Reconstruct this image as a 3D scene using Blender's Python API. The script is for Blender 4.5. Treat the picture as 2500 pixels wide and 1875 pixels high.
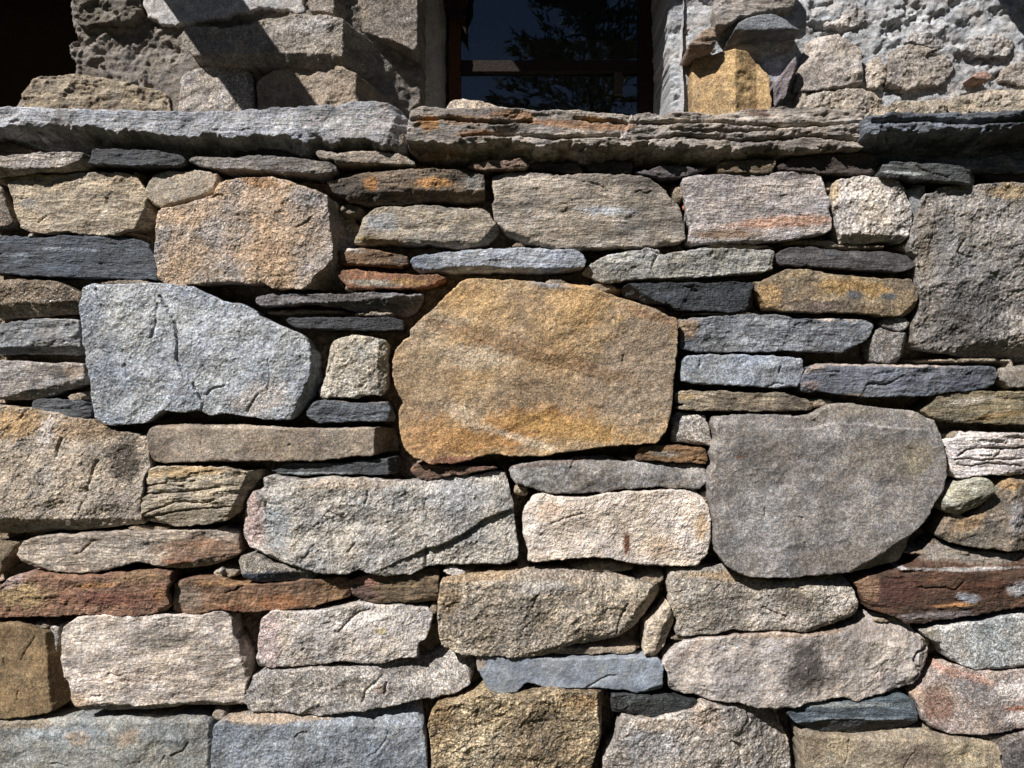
import bpy, math, zlib
import numpy as np

# ------------------------------------------------------------ camera, sky, sun
scene = bpy.context.scene
for o in list(bpy.data.objects): bpy.data.objects.remove(o)
C = scene.collection
D = 1.75            # metres from the lens to the face of the front wall
P = 0.0009          # metres per photo pixel on that face
CZ = 1.2            # lens height
cam = bpy.data.objects.new('camera', bpy.data.cameras.new('camera'))
C.objects.link(cam); scene.camera = cam
cam.location = (0, -D, CZ); cam.rotation_euler = (math.radians(90), 0, 0)
cam.data.sensor_width = 36; cam.data.lens = 18 / (1250 * P / D)
cam.data.clip_start = 0.05; cam.data.clip_end = 2000
scene.render.resolution_x, scene.render.resolution_y = 1024, 768
SUN = np.array([0.92, 1.0, -1.30]); SUN = SUN / np.linalg.norm(SUN)   # direction the light travels
elev = math.asin(-SUN[2]); az = math.atan2(-SUN[0], -SUN[1])           # azimuth of the sun from +Y towards +X
w = bpy.data.worlds.new('World'); scene.world = w; w.use_nodes = True
wn = w.node_tree.nodes; wl = w.node_tree.links
bg = wn['Background']; sky = wn.new('ShaderNodeTexSky'); sky.sky_type = 'NISHITA'; sky.sun_disc = False
sky.sun_elevation = elev; sky.sun_rotation = az; sky.altitude = 2500; sky.dust_density = 0.1; sky.air_density = 0.6
bg.inputs['Strength'].default_value = 0.05
wl.new(sky.outputs[0], bg.inputs['Color'])
sl = bpy.data.lights.new('sun', 'SUN'); sl.energy = 5.0; sl.angle = math.radians(0.5); sl.color = (1.0, 0.965, 0.925)
sun = bpy.data.objects.new('sun', sl); C.objects.link(sun)
from mathutils import Vector
sun.rotation_euler = Vector(SUN).to_track_quat('-Z', 'Y').to_euler(); sun.location = (-2, -2, 4)
scene.view_settings.view_transform = 'Standard'; scene.view_settings.look = 'None'
scene.view_settings.gamma = 1; scene.view_settings.exposure = 0.74; scene.view_settings.use_curve_mapping = False

# ------------------------------------------------------------ numpy noise
_rs = np.random.RandomState(7)
PERM = _rs.permutation(256); PERM = np.concatenate([PERM, PERM, PERM])
ANG = _rs.rand(256) * 2 * np.pi; GX, GY = np.cos(ANG), np.sin(ANG)
def perlin(x, y, seed=0):
    x = x + seed * 37.31; y = y + seed * 91.77
    xi = np.floor(x).astype(np.int64); yi = np.floor(y).astype(np.int64)
    xf = x - xi; yf = y - yi; xi &= 255; yi &= 255
    u = xf**3 * (xf * (xf * 6 - 15) + 10); v = yf**3 * (yf * (yf * 6 - 15) + 10)
    def g(i, j, dx, dy):
        h = PERM[PERM[(xi + i) & 255] + ((yi + j) & 255)]
        return GX[h] * dx + GY[h] * dy
    a = g(0, 0, xf, yf); b = g(1, 0, xf - 1, yf); c = g(0, 1, xf, yf - 1); d = g(1, 1, xf - 1, yf - 1)
    return (a + u * (b - a) + v * ((c + u * (d - c)) - (a + u * (b - a)))) * 1.5
def fbm(x, y, seed=0, oct=4, gain=0.5, ridge=False):
    s = 0; a = 1; n = 0
    for k in range(oct):
        p = perlin(x * 2.03**k, y * 2.03**k, seed + k * 5.3)
        if ridge: p = 1 - 2 * np.abs(p) * 1.3
        s = s + a * p; n += a; a *= gain
    return s / n
def sstep(a, b, x):
    t = np.clip((x - a) / (b - a), 0, 1); return t * t * (3 - 2 * t)
def terrace(f, n):
    s = f * n; i = np.floor(s); t = s - i
    return (i + sstep(0.62, 1.0, t)) / n
def lin(h):
    h = h.lstrip('#'); c = np.array([int(h[i:i+2], 16) for i in (0, 2, 4)]) / 255
    return np.where(c <= .04045, c / 12.92, ((c + .055) / 1.055)**2.4)

# ------------------------------------------------------------ tiles of the photograph the outlines were measured in
TILES = {'F': (0, 0, 1.13020)}
for i, cx in enumerate('abcd'):
    for j, ry in enumerate((340, 845, 1350)): TILES['%s%d' % (cx, j + 1)] = (600 * i, ry, 0.31646)
TILES['H'] = (0, 0, 0.56510); TILES['R'] = (1600, 0, 0.40687); TILES['W'] = (1000, 0, 0.33906); TILES['S'] = (0, 0, 1)
def pts(tile, s):
    ox, oy, k = TILES[tile]
    a = np.array([[float(q) for q in p.split(',')] for p in s.split()])
    return a * k + (ox, oy)
def world(px, y=0.0):
    """photo pixels -> (X, Z) on the vertical plane at distance D+y"""
    f = (D + y) / D
    px = np.atleast_2d(px)
    return np.stack([(px[:, 0] - 1250) * P * f, (937.5 - px[:, 1]) * P * f + CZ], 1)

# ------------------------------------------------------------ materials
def stone_material(name, spk=420, strk=(30, 30, 260), rough=0.8, bump=0.0011, blotch=70, spec=0.35, mica=0.0):
    m = bpy.data.materials.new(name); m.use_nodes = True; nt = m.node_tree; N = nt.nodes; L = nt.links
    bs = N['Principled BSDF']
    geo = N.new('ShaderNodeNewGeometry')
    at = N.new('ShaderNodeAttribute'); at.attribute_name = 'tint'
    pa = N.new('ShaderNodeAttribute'); pa.attribute_name = 'grain'
    sep = N.new('ShaderNodeSeparateXYZ'); L.new(pa.outputs['Vector'], sep.inputs[0])
    def noise(scale, detail=3, rgh=0.6, vec=None, dist=0):
        n = N.new('ShaderNodeTexNoise'); n.inputs['Scale'].default_value = scale; n.inputs['Detail'].default_value = detail
        n.inputs['Roughness'].default_value = rgh; n.inputs['Distortion'].default_value = dist
        L.new(vec or geo.outputs['Position'], n.inputs['Vector']); return n.outputs['Fac']
    def mth(op, a, b=None, c=None, clamp=False):
        n = N.new('ShaderNodeMath'); n.operation = op; n.use_clamp = clamp
        for i, q in enumerate((a, b, c)):
            if q is None: continue
            if isinstance(q, (int, float)): n.inputs[i].default_value = q
            else: L.new(q, n.inputs[i])
        return n.outputs[0]
    def rng(v, a, b, lo, hi):
        n = N.new('ShaderNodeMapRange'); n.inputs[1].default_value = a; n.inputs[2].default_value = b
        n.inputs[3].default_value = lo; n.inputs[4].default_value = hi; L.new(v, n.inputs[0]); return n.outputs[0]
    mp = N.new('ShaderNodeMapping'); L.new(geo.outputs['Position'], mp.inputs[0]); mp.inputs['Scale'].default_value = strk
    fine = noise(spk, 2, 0.7); mid = noise(spk * 0.42, 3, 0.65); blo = noise(blotch, 4, 0.6, dist=0.4); stk = noise(1.0, 4, 0.65, mp.outputs[0], 0.8)
    # speckle: -1..1 contrast added in log space
    s1 = rng(fine, 0.40, 0.60, -1, 1); s2 = rng(mid, 0.38, 0.62, -1, 1); s3 = rng(stk, 0.35, 0.65, -1, 1); s4 = rng(blo, 0.3, 0.7, -1, 1)
    sp = mth('ADD', mth('MULTIPLY', s1, 0.62), mth('MULTIPLY', s2, 0.38))
    e = mth('ADD', mth('MULTIPLY', sp, sep.outputs[0]), mth('MULTIPLY', s3, sep.outputs[1]))
    e = mth('ADD', e, mth('MULTIPLY', s4, 0.16))
    fac = mth('POWER', 2.0, e)
    vm = N.new('ShaderNodeVectorMath'); vm.operation = 'SCALE'; L.new(at.outputs['Color'], vm.inputs[0]); L.new(fac, vm.inputs['Scale'])
    # hue drift: warm/cool grains
    hv = N.new('ShaderNodeMix'); hv.data_type = 'RGBA'; hv.blend_type = 'MULTIPLY'; hv.inputs[0].default_value = 1
    rp = N.new('ShaderNodeValToRGB'); rp.color_ramp.elements[0].position = 0.36; rp.color_ramp.elements[1].position = 0.64
    rp.color_ramp.elements[0].color = (1.09, 0.993, 0.90, 1); rp.color_ramp.elements[1].color = (0.94, .995, 1.08, 1)
    L.new(noise(150, 4, 0.7), rp.inputs[0]); L.new(vm.outputs[0], hv.inputs[6]); L.new(rp.outputs[0], hv.inputs[7])
    L.new(hv.outputs[2], bs.inputs['Base Color'])
    if mica:
        vo = N.new('ShaderNodeTexVoronoi'); vo.inputs['Scale'].default_value = 330; L.new(geo.outputs['Position'], vo.inputs['Vector'])
        sc = N.new('ShaderNodeSeparateColor'); L.new(vo.outputs['Color'], sc.inputs[0])
        r = rng(sc.outputs[0], 0.80, 0.86, rough, 0.28)
        L.new(r, bs.inputs['Roughness'])
        L.new(rng(sc.outputs[0], 0.80, 0.86, spec, 0.35 + mica), bs.inputs['Specular IOR Level'])
    else:
        bs.inputs['Roughness'].default_value = rough
        bs.inputs['Specular IOR Level'].default_value = spec
    h = mth('ADD', mth('MULTIPLY', fine, 0.55), mid)
    h = mth('ADD', h, mth('MULTIPLY', stk, mth('MULTIPLY', sep.outputs[1], 2.5)))
    bp = N.new('ShaderNodeBump'); bp.inputs['Strength'].default_value = 1.0
    L.new(mth('MULTIPLY', sep.outputs[2], bump * 4), bp.inputs['Distance']); L.new(h, bp.inputs['Height'])
    if mica:
        bp2 = N.new('ShaderNodeBump'); bp2.inputs['Strength'].default_value = 0.5; bp2.inputs['Distance'].default_value = 0.0012
        L.new(sc.outputs[1], bp2.inputs['Height']); L.new(bp.outputs[0], bp2.inputs['Normal']); L.new(bp2.outputs[0], bs.inputs['Normal'])
    else: L.new(bp.outputs[0], bs.inputs['Normal'])
    return m
MAT = {
 'sch': stone_material('layered schist', 270, (34, 34, 170), 0.78),
 'sla': stone_material('dark slate', 280, (34, 34, 190), 0.62, spec=0.45),
 'gra': stone_material('sparkling granite', 230, (60, 60, 90), 0.7, bump=0.0013, mica=0.5),
 'smo': stone_material('weathered sandstone', 310, (40, 40, 120), 0.85, bump=0.0010),
 'cop': stone_material('split coping schist', 260, (20, 20, 180), 0.75, bump=0.0013),
 'mor': stone_material('sandy mortar', 260, (60, 60, 70), 0.95, bump=0.0022, spec=0.15),
}
# kind: long-wave amp, lump amp, fine amp, layer amp, layer length, layer pitch, edge radius, speckle, streak, bump
KIND = {
 'sch': dict(lw=.0042, lump=.0018, fine=.0010, lay=.0036, ll=.11, lp=.011, er=.0036, g=(.80, .50, 1.1)),
 'sla': dict(lw=.0036, lump=.0018, fine=.0009, lay=.0028, ll=.09, lp=.009, er=.0026, g=(.85, .55, 1.1)),
 'gra': dict(lf=1.7, lw=.0060, lump=.0024, fine=.0015, lay=.0,    ll=.10, lp=.02,  er=.0042, g=(1.25, .12, 1.3)),
 'smo': dict(lw=.0035, lump=.0016, fine=.0006, lay=.0008, ll=.12, lp=.02,  er=.0055, g=(1.5, .12, .6)),
 'plr': dict(lw=.016, lump=.011, fine=.0016, lay=.0,   ll=.12, lp=.02,  er=.012,  g=(.55, .10, 1.0)),
 'cop': dict(lw=.0050, lump=.0030, fine=.0010, lay=.0110, ll=.16, lp=.017, er=.0060, g=(.95, .65, 1.3)),
}

# ------------------------------------------------------------ mesh builders
def make_mesh(name, co, quads, tris=None, mat=None, tint=None, grain=None, smooth=True, origin=None):
    me = bpy.data.meshes.new(name)
    nq = len(quads); nt = 0 if tris is None else len(tris)
    me.vertices.add(len(co)); me.vertices.foreach_set('co', np.ascontiguousarray(co, dtype=np.float32).ravel())
    loops = quads.ravel() if nt == 0 else np.concatenate([quads.ravel(), tris.ravel()])
    me.loops.add(len(loops)); me.loops.foreach_set('vertex_index', loops.astype(np.int32))
    me.polygons.add(nq + nt)
    st = np.concatenate([np.arange(nq) * 4, nq * 4 + np.arange(nt) * 3]).astype(np.int32)
    me.polygons.foreach_set('loop_start', st)
    me.update(calc_edges=True)
    me.polygons.foreach_set('use_smooth', np.ones(nq + nt, dtype=bool) if smooth else np.zeros(nq + nt, dtype=bool))
    if tint is not None:
        a = me.attributes.new('tint', 'FLOAT_COLOR', 'POINT')
        a.data.foreach_set('color', np.concatenate([np.clip(tint, 0.004, 0.85), np.ones((len(tint), 1))], 1).astype(np.float32).ravel())
    if grain is not None:
        a = me.attributes.new('grain', 'FLOAT_VECTOR', 'POINT')
        a.data.foreach_set('vector', np.broadcast_to(np.asarray(grain, dtype=np.float32), (len(co), 3)).ravel())
    if mat: me.materials.append(mat)
    me.validate()
    return me
def link(name, me, parent=None, loc=(0, 0, 0)):
    o = bpy.data.objects.new(name, me); C.objects.link(o); o.location = loc
    if parent: o.parent = parent
    return o
def seg_dist(p, A, B):
    """distance from points p to the segments A-B, nearest point returned too"""
    best = np.full(len(p), 1e9); near = np.zeros_like(p)
    for a, b in zip(A, B):
        d = b - a; L2 = max(d @ d, 1e-12)
        t = np.clip(((p - a) @ d) / L2, 0, 1)
        q = a + t[:, None] * d; dd = ((p - q)**2).sum(1)
        m = dd < best; best[m] = dd[m]; near[m] = q[m]
    return np.sqrt(best), near
def inside(p, poly):
    r = np.zeros(len(p), bool); A = poly; B = np.roll(poly, -1, 0)
    for a, b in zip(A, B):
        if a[1] == b[1]: continue
        c = ((a[1] > p[:, 1]) != (b[1] > p[:, 1])) & (p[:, 0] < (b[0] - a[0]) * (p[:, 1] - a[1]) / (b[1] - a[1]) + a[0])
        r ^= c
    return r
def smooth_outline(pl, seed, jag=1.0, step=0.005):
    A = pl; B = np.roll(pl, -1, 0)
    cut = 0.09
    q = np.empty((2 * len(pl), 2)); q[0::2] = A + (B - A) * cut; q[1::2] = A + (B - A) * (1 - cut)
    out = []
    for a, b in zip(q, np.roll(q, -1, 0)):
        n = max(1, int(np.linalg.norm(b - a) / step))
        for k in range(n): out.append(a + (b - a) * k / n)
    out = np.array(out)
    nx = fbm(out[:, 0] * 28, out[:, 1] * 28, seed, 5, .7); nz = fbm(out[:, 0] * 28, out[:, 1] * 28, seed + 9.7, 5, .7)
    hx = fbm(out[:, 0] * 85, out[:, 1] * 85, seed + 3, 3, .7); hz = fbm(out[:, 0] * 85, out[:, 1] * 85, seed + 4, 3, .7)
    return out + np.stack([nx, nz], 1) * 0.0055 * jag + np.stack([hx, hz], 1) * 0.0020 * jag
BACK = 0.095
SAT = 0.80
MAT['plr'] = MAT['mor']
def stone(desc, tile, outline, kind='sch', c1='#9a9080', c2=None, h=0.0, facets=(), blobs=(), cracks=(), ang=0, jag=1.0, g=0.0019,
          tilt=(0, 0), lay=1.0, lump=1.0, lw=1.0, er=1.0, spk=None, strk=None, back=BACK, y0=0.0, auto=2, ridge=None,
          parent=None, name='stone', raw=False, sheet=0.0, seed=None, mat=None, steps=()):
    """one stone: outline in photo pixels, face relief as a height field, sides and back closed"""
    K = dict(KIND[kind]); sd_ = (zlib.crc32((desc + outline).encode()) % 997) * 0.173 if seed is None else seed
    rs = np.random.RandomState(int(sd_ * 100) + 3)
    yf = y0 - h
    pl = world(pts(tile, outline), yf)
    cen = (pl.max(0) + pl.min(0)) / 2
    ol = smooth_outline(pl, sd_, jag)
    x0, z0 = ol.min(0) - g; x1, z1 = ol.max(0) + 2 * g
    xs = np.arange(x0, x1 + g, g); zs = np.arange(z0, z1 + g, g)
    X, Z = np.meshgrid(xs, zs); sh = X.shape; p = np.stack([X.ravel(), Z.ravel()], 1)
    ins = inside(p, ol)
    dist, near = seg_dist(p, ol, np.roll(ol, -1, 0))
    sd = np.where(ins, dist, -dist)
    I = ins.reshape(sh)
    fm = I[:-1, :-1] | I[1:, :-1] | I[:-1, 1:] | I[1:, 1:]
    idx = np.arange(p.shape[0]).reshape(sh)
    q = np.stack([idx[:-1, :-1][fm], idx[:-1, 1:][fm], idx[1:, 1:][fm], idx[1:, :-1][fm]], 1)
    used = np.unique(q); mp = -np.ones(p.shape[0], int); mp[used] = np.arange(len(used)); q = mp[q]
    p = p[used]; sd = sd[used]; near = near[used]
    out = sd < 0; p[out] = near[out]; s = np.maximum(sd, 0)
    # ---- relief
    x, zz = p[:, 0], p[:, 1]; u = x - cen[0]; v = zz - cen[1]
    W = (pl.max(0) - pl.min(0)) / 2
    H = np.zeros(len(p)) + tilt[0] * u + tilt[1] * v
    # broad planes of the split face
    Hb = np.full(len(p), 1.0)
    for k in range(3 + rs.randint(3)):
        t = rs.rand() * 2 * np.pi; n = np.array([math.cos(t), math.sin(t)]); slope = 0.04 + rs.rand() * 0.14
        o = (rs.rand() * 0.7 - 0.1) * (abs(n[0]) * W[0] + abs(n[1]) * W[1])
        Hb = np.minimum(Hb, -slope * ((u * n[0] + v * n[1]) - o))
    H += np.maximum(Hb, -0.02) * 0.55 * lw
    # chipped corners
    for k in range(auto):
        t = rs.rand() * 2 * np.pi; n = np.array([math.cos(t), math.sin(t)]); sup = (ol - cen) @ n
        off = (0.15 + rs.rand() * 0.5) * min(0.035, W.min()); sl_ = 0.5 + rs.rand() * 0.9
        tt = (u * n[0] + v * n[1]) - (sup.max() - off) + 0.004 * fbm(x * 40, zz * 40, sd_ + k, 3)
        H = np.minimum(H, np.where(tt > 0, H.mean() - sl_ * tt, 1))
    for f in facets:
        fx, fy, fa, fs = f[:4]
        o = world(pts(tile, '%g,%g' % (fx, fy)), yf)[0]; n = np.array([math.cos(math.radians(fa)), -math.sin(math.radians(fa))])
        tt = (p - o) @ n + (f[4] if len(f) > 4 else 0.008) * fbm(x * 14, zz * 14, sd_ + 3.3, 4, .65)
        H = H - np.minimum(np.maximum(tt, 0) * fs, 0.30 if fs < 1.6 and fs > 1.4 else 0.075)
    wx = fbm(x * 9, zz * 9, sd_ + 1.1, 3) * 0.02; wz = fbm(x * 9, zz * 9, sd_ + 2.1, 3) * 0.02
    H += K['lw'] * lw * fbm(x * 11 + wx, zz * 11, sd_ + 4, 3)
    a = math.radians(ang); ru = (x * math.cos(a) + zz * math.sin(a)); rv = (-x * math.sin(a) + zz * math.cos(a))
    lm = K['lump'] * lump * .8
    lf = K.get('lf', 1)
    H += lm * (fbm((x + wx) * 30 * lf, (zz + wz) * 30 * lf, sd_ + 5, 4, .6) + 0.8 * fbm((x + wx) * 22 * lf, (zz + wz) * 26 * lf, sd_ + 6, 3, .5, True))
    # a few broad facets, sharp between them
    H += (0.0055 * lump * (1 - np.abs(fbm((x + wx) * 7, (zz + wz) * 9, sd_ + 16, 2)) * 2)) if kind in ('gra', 'cop', 'plr') else 0.0025 * lump * (1 - np.abs(fbm((x + wx) * 8, (zz + wz) * 13, sd_ + 16, 2)) * 2)
    # flaked steps across the face
    st_ = terrace(fbm((x + wx * 2) * 8, (zz + wz * 2) * 11, sd_ + 7, 3, .6) , 4)
    H += lm * (1.5 if kind in ('gra', 'smo') else 2.2) * st_
    H += K['fine'] * lump * fbm(x * 185, zz * 185, sd_ + 8, 2, .8)
    if kind == 'plr':
        M = sstep(-.06, .10, fbm(x * 4.5, zz * 6, sd_ + 40, 5, .6) + sheet)
        ax, az = x + .05 * fbm(x * 8, zz * 8, sd_ + 47, 3), zz + .05 * fbm(x * 8, zz * 8, sd_ + 48, 3)
        H = H * .5 - .020 + M * 0.020 + (1 - M) * (0.022 * fbm(ax * 7, az * 10, sd_ + 44, 6, .50) + .008 * np.abs(perlin(ax * 26, az * 28, sd_ + 41)) + .004 * np.abs(perlin(ax * 58, az * 58, sd_ + 42))) + M * .003 * fbm(x * 20, zz * 20, sd_ + 45, 5, .7)
    L = K['lay'] * lay
    if K['lay'] > 0:
        wav = 0.006 * fbm(x * 6, zz * 8, sd_ + 17, 3); L = L * (0.35 + 1.3 * sstep(-.35, .4, fbm(x * 9, zz * 14, sd_ + 18, 3)))
        f1 = fbm(ru / K['ll'] + wx * 3, (rv + wz * .5 + wav * 2) / (K['lp'] * 2.6), sd_ + 10, 4, .6)
        f2 = fbm(ru / K['ll'] * 2.2, (rv + wz * .5 + wav * 2) / K['lp'], sd_ + 11, 3, .55)
        H += L * terrace(f1, 5) * 1.3 + L * 0.55 * f2
    area = W[0] * W[1] * 4
    cracks = list(cracks); auto_c = []
    for k in range(int(area / .035 + rs.rand()) if g < .0025 else 0):
        c0 = cen + (rs.rand(2) - .5) * W * 1.5; t = rs.rand() * 3.14 if kind == 'gra' or kind == 'smo' else (rs.rand() - .5) * .5; ln_ = .012 + rs.rand()**2 * .07
        pp = [c0]
        for j in range(4): t += (rs.rand() - .5) * 1.0; pp.append(pp[-1] + ln_ / 4 * np.array([math.cos(t), math.sin(t)]))
        auto_c.append((np.array(pp), .0011 + rs.rand() * .0016, .0012 + rs.rand() * .003))
    for cl, w_, d0 in auto_c:
        near_ = (np.abs(p[:, 0] - cl[:, 0].mean()) < .07) & (np.abs(p[:, 1] - cl[:, 1].mean()) < .07)
        if near_.any():
            pn = p[near_]; jx = fbm(pn[:, 0] * 60, pn[:, 1] * 60, sd_ + 12, 3) * 0.004
            d_, nr = seg_dist(pn + np.stack([jx, jx], 1), cl[:-1], cl[1:])
            sgn = sstep(-.002, .002, pn[:, 1] - nr[:, 1] + jx)
            H[near_] -= d0 * np.exp(-(d_ / w_)**2) + (1 - sgn) * d0 * .5 * np.exp(-d_ / .012)
    for c in steps:                      # ("x,y x,y", height_m, side): the face drops on the right-hand side of the line
        cl = world(pts(tile, c[0]), yf); d_, nr = seg_dist(p, cl[:-1], cl[1:])
        dv = cl[-1] - cl[0]; side = np.sign((p[:, 0] - nr[:, 0]) * dv[1] - (p[:, 1] - nr[:, 1]) * dv[0])
        s_ = side * d_ + 0.003 * fbm(x * 40, zz * 40, sd_ + 13, 3)
        H -= c[1] * sstep(-0.0015, 0.0025, s_) * np.exp(-np.maximum(s_, 0) / c[2])
    for c in cracks:
        cl = world(pts(tile, c[0]), yf); jx = fbm(x * 60, zz * 60, sd_ + 12, 3) * 0.004
        d_, _ = seg_dist(p + np.stack([jx, jx], 1), cl[:-1], cl[1:])
        H -= c[2] * np.exp(-(d_ / c[1])**2)
    # rounded arris
    r = K['er'] * er * (0.35 + 3.2 * np.maximum(fbm(x * 15, zz * 15, sd_ + 14, 4, .6), 0)); r = np.maximum(r, 0.0012)
    t = np.clip(1 - s / r, 0, 1); H -= r * (1 - np.sqrt(np.maximum(1 - t * t, 0)))
    H = np.maximum(H, -back * 0.75)
    # ---- colour of the stone itself
    A = lin(c1); B = lin(c2) if c2 else A * np.array([.74, .74, .76])
    m = sstep(-0.28, 0.42, fbm(ru * (7 if kind in ('gra', 'smo') else 4) + wx * 5, rv * (7 if kind in ('gra', 'smo') else 22), sd_ + 20, 5, .6))[:, None]
    col = A * (1 - m) + B * m
    # pale and dark veins following the bedding
    vn = fbm(ru * 5, rv * 70 + wz * 60, sd_ + 21, 3, .6); vk = (K['g'][1] if strk is None else strk)
    col = col * (1 + 0.55 * vk * vn)[:, None]
    bl = fbm(x * 26, zz * 26, sd_ + 22, 4, .65)
    col = col * (1 + 0.46 * bl)[:, None]
    wrm = fbm(x * 13, zz * 13, sd_ + 23, 4, .6)[:, None]
    col = col * (1 + wrm * np.array([.14, .05, -.14]))
    for b in blobs:
        o = world(pts(tile, '%g,%g' % (b[0], b[1])), yf)[0]; k_ = TILES[tile][2] * P
        ca, sa = math.cos(math.radians(-b[4])), math.sin(math.radians(-b[4]))
        du, dv = x - o[0], zz - o[1]
        e1 = (du * ca + dv * sa) / (b[2] * k_); e2 = (-du * sa + dv * ca) / (b[3] * k_)
        rr = np.sqrt(e1**2 + e2**2) + 0.50 * fbm(x * 24, zz * 24, sd_ + b[0] * .01, 5, .65) + 0.45 * fbm(x * 85, zz * 85, sd_ + b[0] * .01 + 2, 3, .7)
        mm = (sstep(1.2, 0.55, rr) * min(1, b[6] * 1.15))[:, None]
        bc = lin(b[5]) * (1 + 0.3 * bl)[:, None]
        col = col * (1 - mm) + bc * mm
    # lichen and dust specks
    lc = fbm(x * 95, zz * 95, sd_ + 24, 3, .7)
    col = col * (1 - 0.30 * sstep(.30, .55, lc)[:, None]) + 0.10 * sstep(.38, .6, -lc)[:, None]
    col = np.maximum(col, .003); lum = (col @ np.array([.3, .59, .11]))[:, None]; col = lum + (col - lum) * np.where(col[:, 2:] > col[:, :1], SAT * .88, SAT)
    col = np.maximum(col, .003) * (1.16 * lum**0.33) * np.where(col[:, 2:] > col[:, :1], np.array([.985, 1.01, 1.025]), np.array([1.01, 1.0, 1.03]))
    dirt = sstep(-.1, .55, fbm(x * 2.3, zz * 3.1, 7.7, 5, .65))[:, None]; col = col * (1 - dirt * np.array([.20, .22, .25]))
    n0 = len(p)
    co = np.stack([x, yf - H, zz], 1)
    # ---- sides and back
    e = np.concatenate([q[:, [0, 1]], q[:, [1, 2]], q[:, [2, 3]], q[:, [3, 0]]])
    key = np.sort(e, 1); uq, inv, cnt = np.unique(key[:, 0] * n0 + key[:, 1], return_inverse=True, return_counts=True)
    be = e[cnt[inv] == 1]
    bv = np.unique(be); nb = len(bv); bm = -np.ones(n0, int); bm[bv] = np.arange(nb)
    rings = [co]; cols = [col]; prev = bv; quads = [q]
    base = co[bv]; yb = yf + back
    for k, fr in enumerate((0.12, 0.45, 1.0)):
        rk = base.copy(); amt = 1 - 0.035 * fr
        wob = fbm(base[:, 0] * 45 + k * 3, base[:, 2] * 45, sd_ + 30 + k, 3)[:, None] * 0.0025
        dirv = np.stack([base[:, 0] - cen[0], base[:, 2] - cen[1]], 1); dl = np.linalg.norm(dirv, axis=1, keepdims=True) + 1e-6
        sh_ = dirv / dl * (wob - 0.004 * fr)
        rk[:, 0] += sh_[:, 0]; rk[:, 2] += sh_[:, 1]; rk[:, 1] = base[:, 1] * (1 - fr) + yb * fr
        start = sum(len(r_) for r_ in rings); cur = np.arange(start, start + nb)
        pa, pb = prev[bm[be[:, 0]]], prev[bm[be[:, 1]]]; ca_, cb_ = cur[bm[be[:, 0]]], cur[bm[be[:, 1]]]
        quads.append(np.stack([pb, pa, ca_, cb_], 1)); rings.append(rk); cols.append(col[bv]); prev = cur
    start = sum(len(r_) for r_ in rings)
    rings.append(np.array([[cen[0], yb, cen[1]]])); cols.append(col[bv[:1]])
    tr = np.stack([prev[bm[be[:, 1]]], prev[bm[be[:, 0]]], np.full(len(be), start)], 1)
    co = np.concatenate(rings); cols = np.concatenate(cols)
    if raw: return co, np.concatenate(quads), tr, cols
    org = np.array([cen[0], yb, cen[1]]); gr = list(K['g'])
    if spk is not None: gr[0] = spk * 1.4
    gr[0] *= .5 + .55 * rs.rand(); gr[2] *= .5 + .7 * rs.rand()
    if strk is not None: gr[1] = strk
    me = make_mesh(name, co - org, np.concatenate(quads), tr, MAT[mat or kind], cols, gr)
    o = link(name, me, parent, org)
    if desc: o['label'] = desc
    return o

# ------------------------------------------------------------ the front wall
wall = bpy.data.objects.new('rubble_wall', None); C.objects.link(wall)
wall['label'] = 'sunlit rubble stone wall of mixed grey, ochre and slate blue stones in sandy mortar'
wall['category'] = 'stone wall'
def S(desc, tile, outline, kind, c1, c2=None, **k): return stone(desc, tile, outline, kind, c1, c2, parent=wall, **k)

# thin stones right under the coping
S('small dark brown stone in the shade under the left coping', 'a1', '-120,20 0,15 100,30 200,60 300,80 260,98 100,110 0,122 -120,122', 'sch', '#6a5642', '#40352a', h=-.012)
S('thin pale grey stone under the left coping, its right end broken off', 'a1', '-150,112 0,125 120,120 260,105 420,98 640,92 690,120 665,180 620,222 560,228 440,238 250,243 100,258 0,265 -150,265', 'sch', '#a8a096', '#8e8576', h=.024, facets=[(610,150,20,1.2),(300,215,92,1.0)])
S('thin charcoal slate with pointed left end under the left coping', 'a1', '705,70 880,68 1050,75 1200,85 1330,100 1400,120 1430,155 1400,190 1340,212 1200,207 1000,206 820,198 665,188 690,150 690,110', 'sla', '#4f5459', '#3a3f46', h=.026, ang=6)
S('long thin grey stone under the left coping tapering to the right', 'F', '402,345 415,336 460,336 500,339 560,335 590,336 650,341 725,352 728,368 700,376 620,374 540,367 480,362 425,356', 'sch', '#8f8a82', '#77716a', h=.026, ang=-4)
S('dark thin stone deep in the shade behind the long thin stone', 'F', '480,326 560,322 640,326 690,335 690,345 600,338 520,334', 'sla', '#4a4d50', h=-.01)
S('thin buff stone with a stepped upper edge under the right end of the left coping', 'b1', '530,75 680,90 860,96 1000,90 1120,108 1180,108 1240,132 1305,165 1310,192 1180,196 1000,187 700,190 680,150 560,150', 'sch', '#a89c8c', '#857a6b', h=.024, ang=-3)
S('small rounded grey brown stone wedged under the end of the left coping', 'b1', '1005,0 1100,-50 1220,-60 1225,30 1150,85 1060,95 1010,60', 'smo', '#84796a', '#5b554e', h=.022)
S('small thin brown stone between the two long coping stones', 'b1', '1710,212 1740,185 1850,170 2000,150 2120,145 2170,165 2190,200 2160,228 2050,232 1860,236 1760,228', 'sch', '#967c66', '#7a6552', h=.020)
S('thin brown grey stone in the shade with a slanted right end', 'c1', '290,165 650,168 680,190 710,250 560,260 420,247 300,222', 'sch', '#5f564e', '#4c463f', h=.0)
S('thin dark stone in the deepest shade under the middle coping', 'c1', '715,170 1100,165 1105,215 1080,262 900,266 735,252', 'sla', '#4c4a48', h=-.004)
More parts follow.
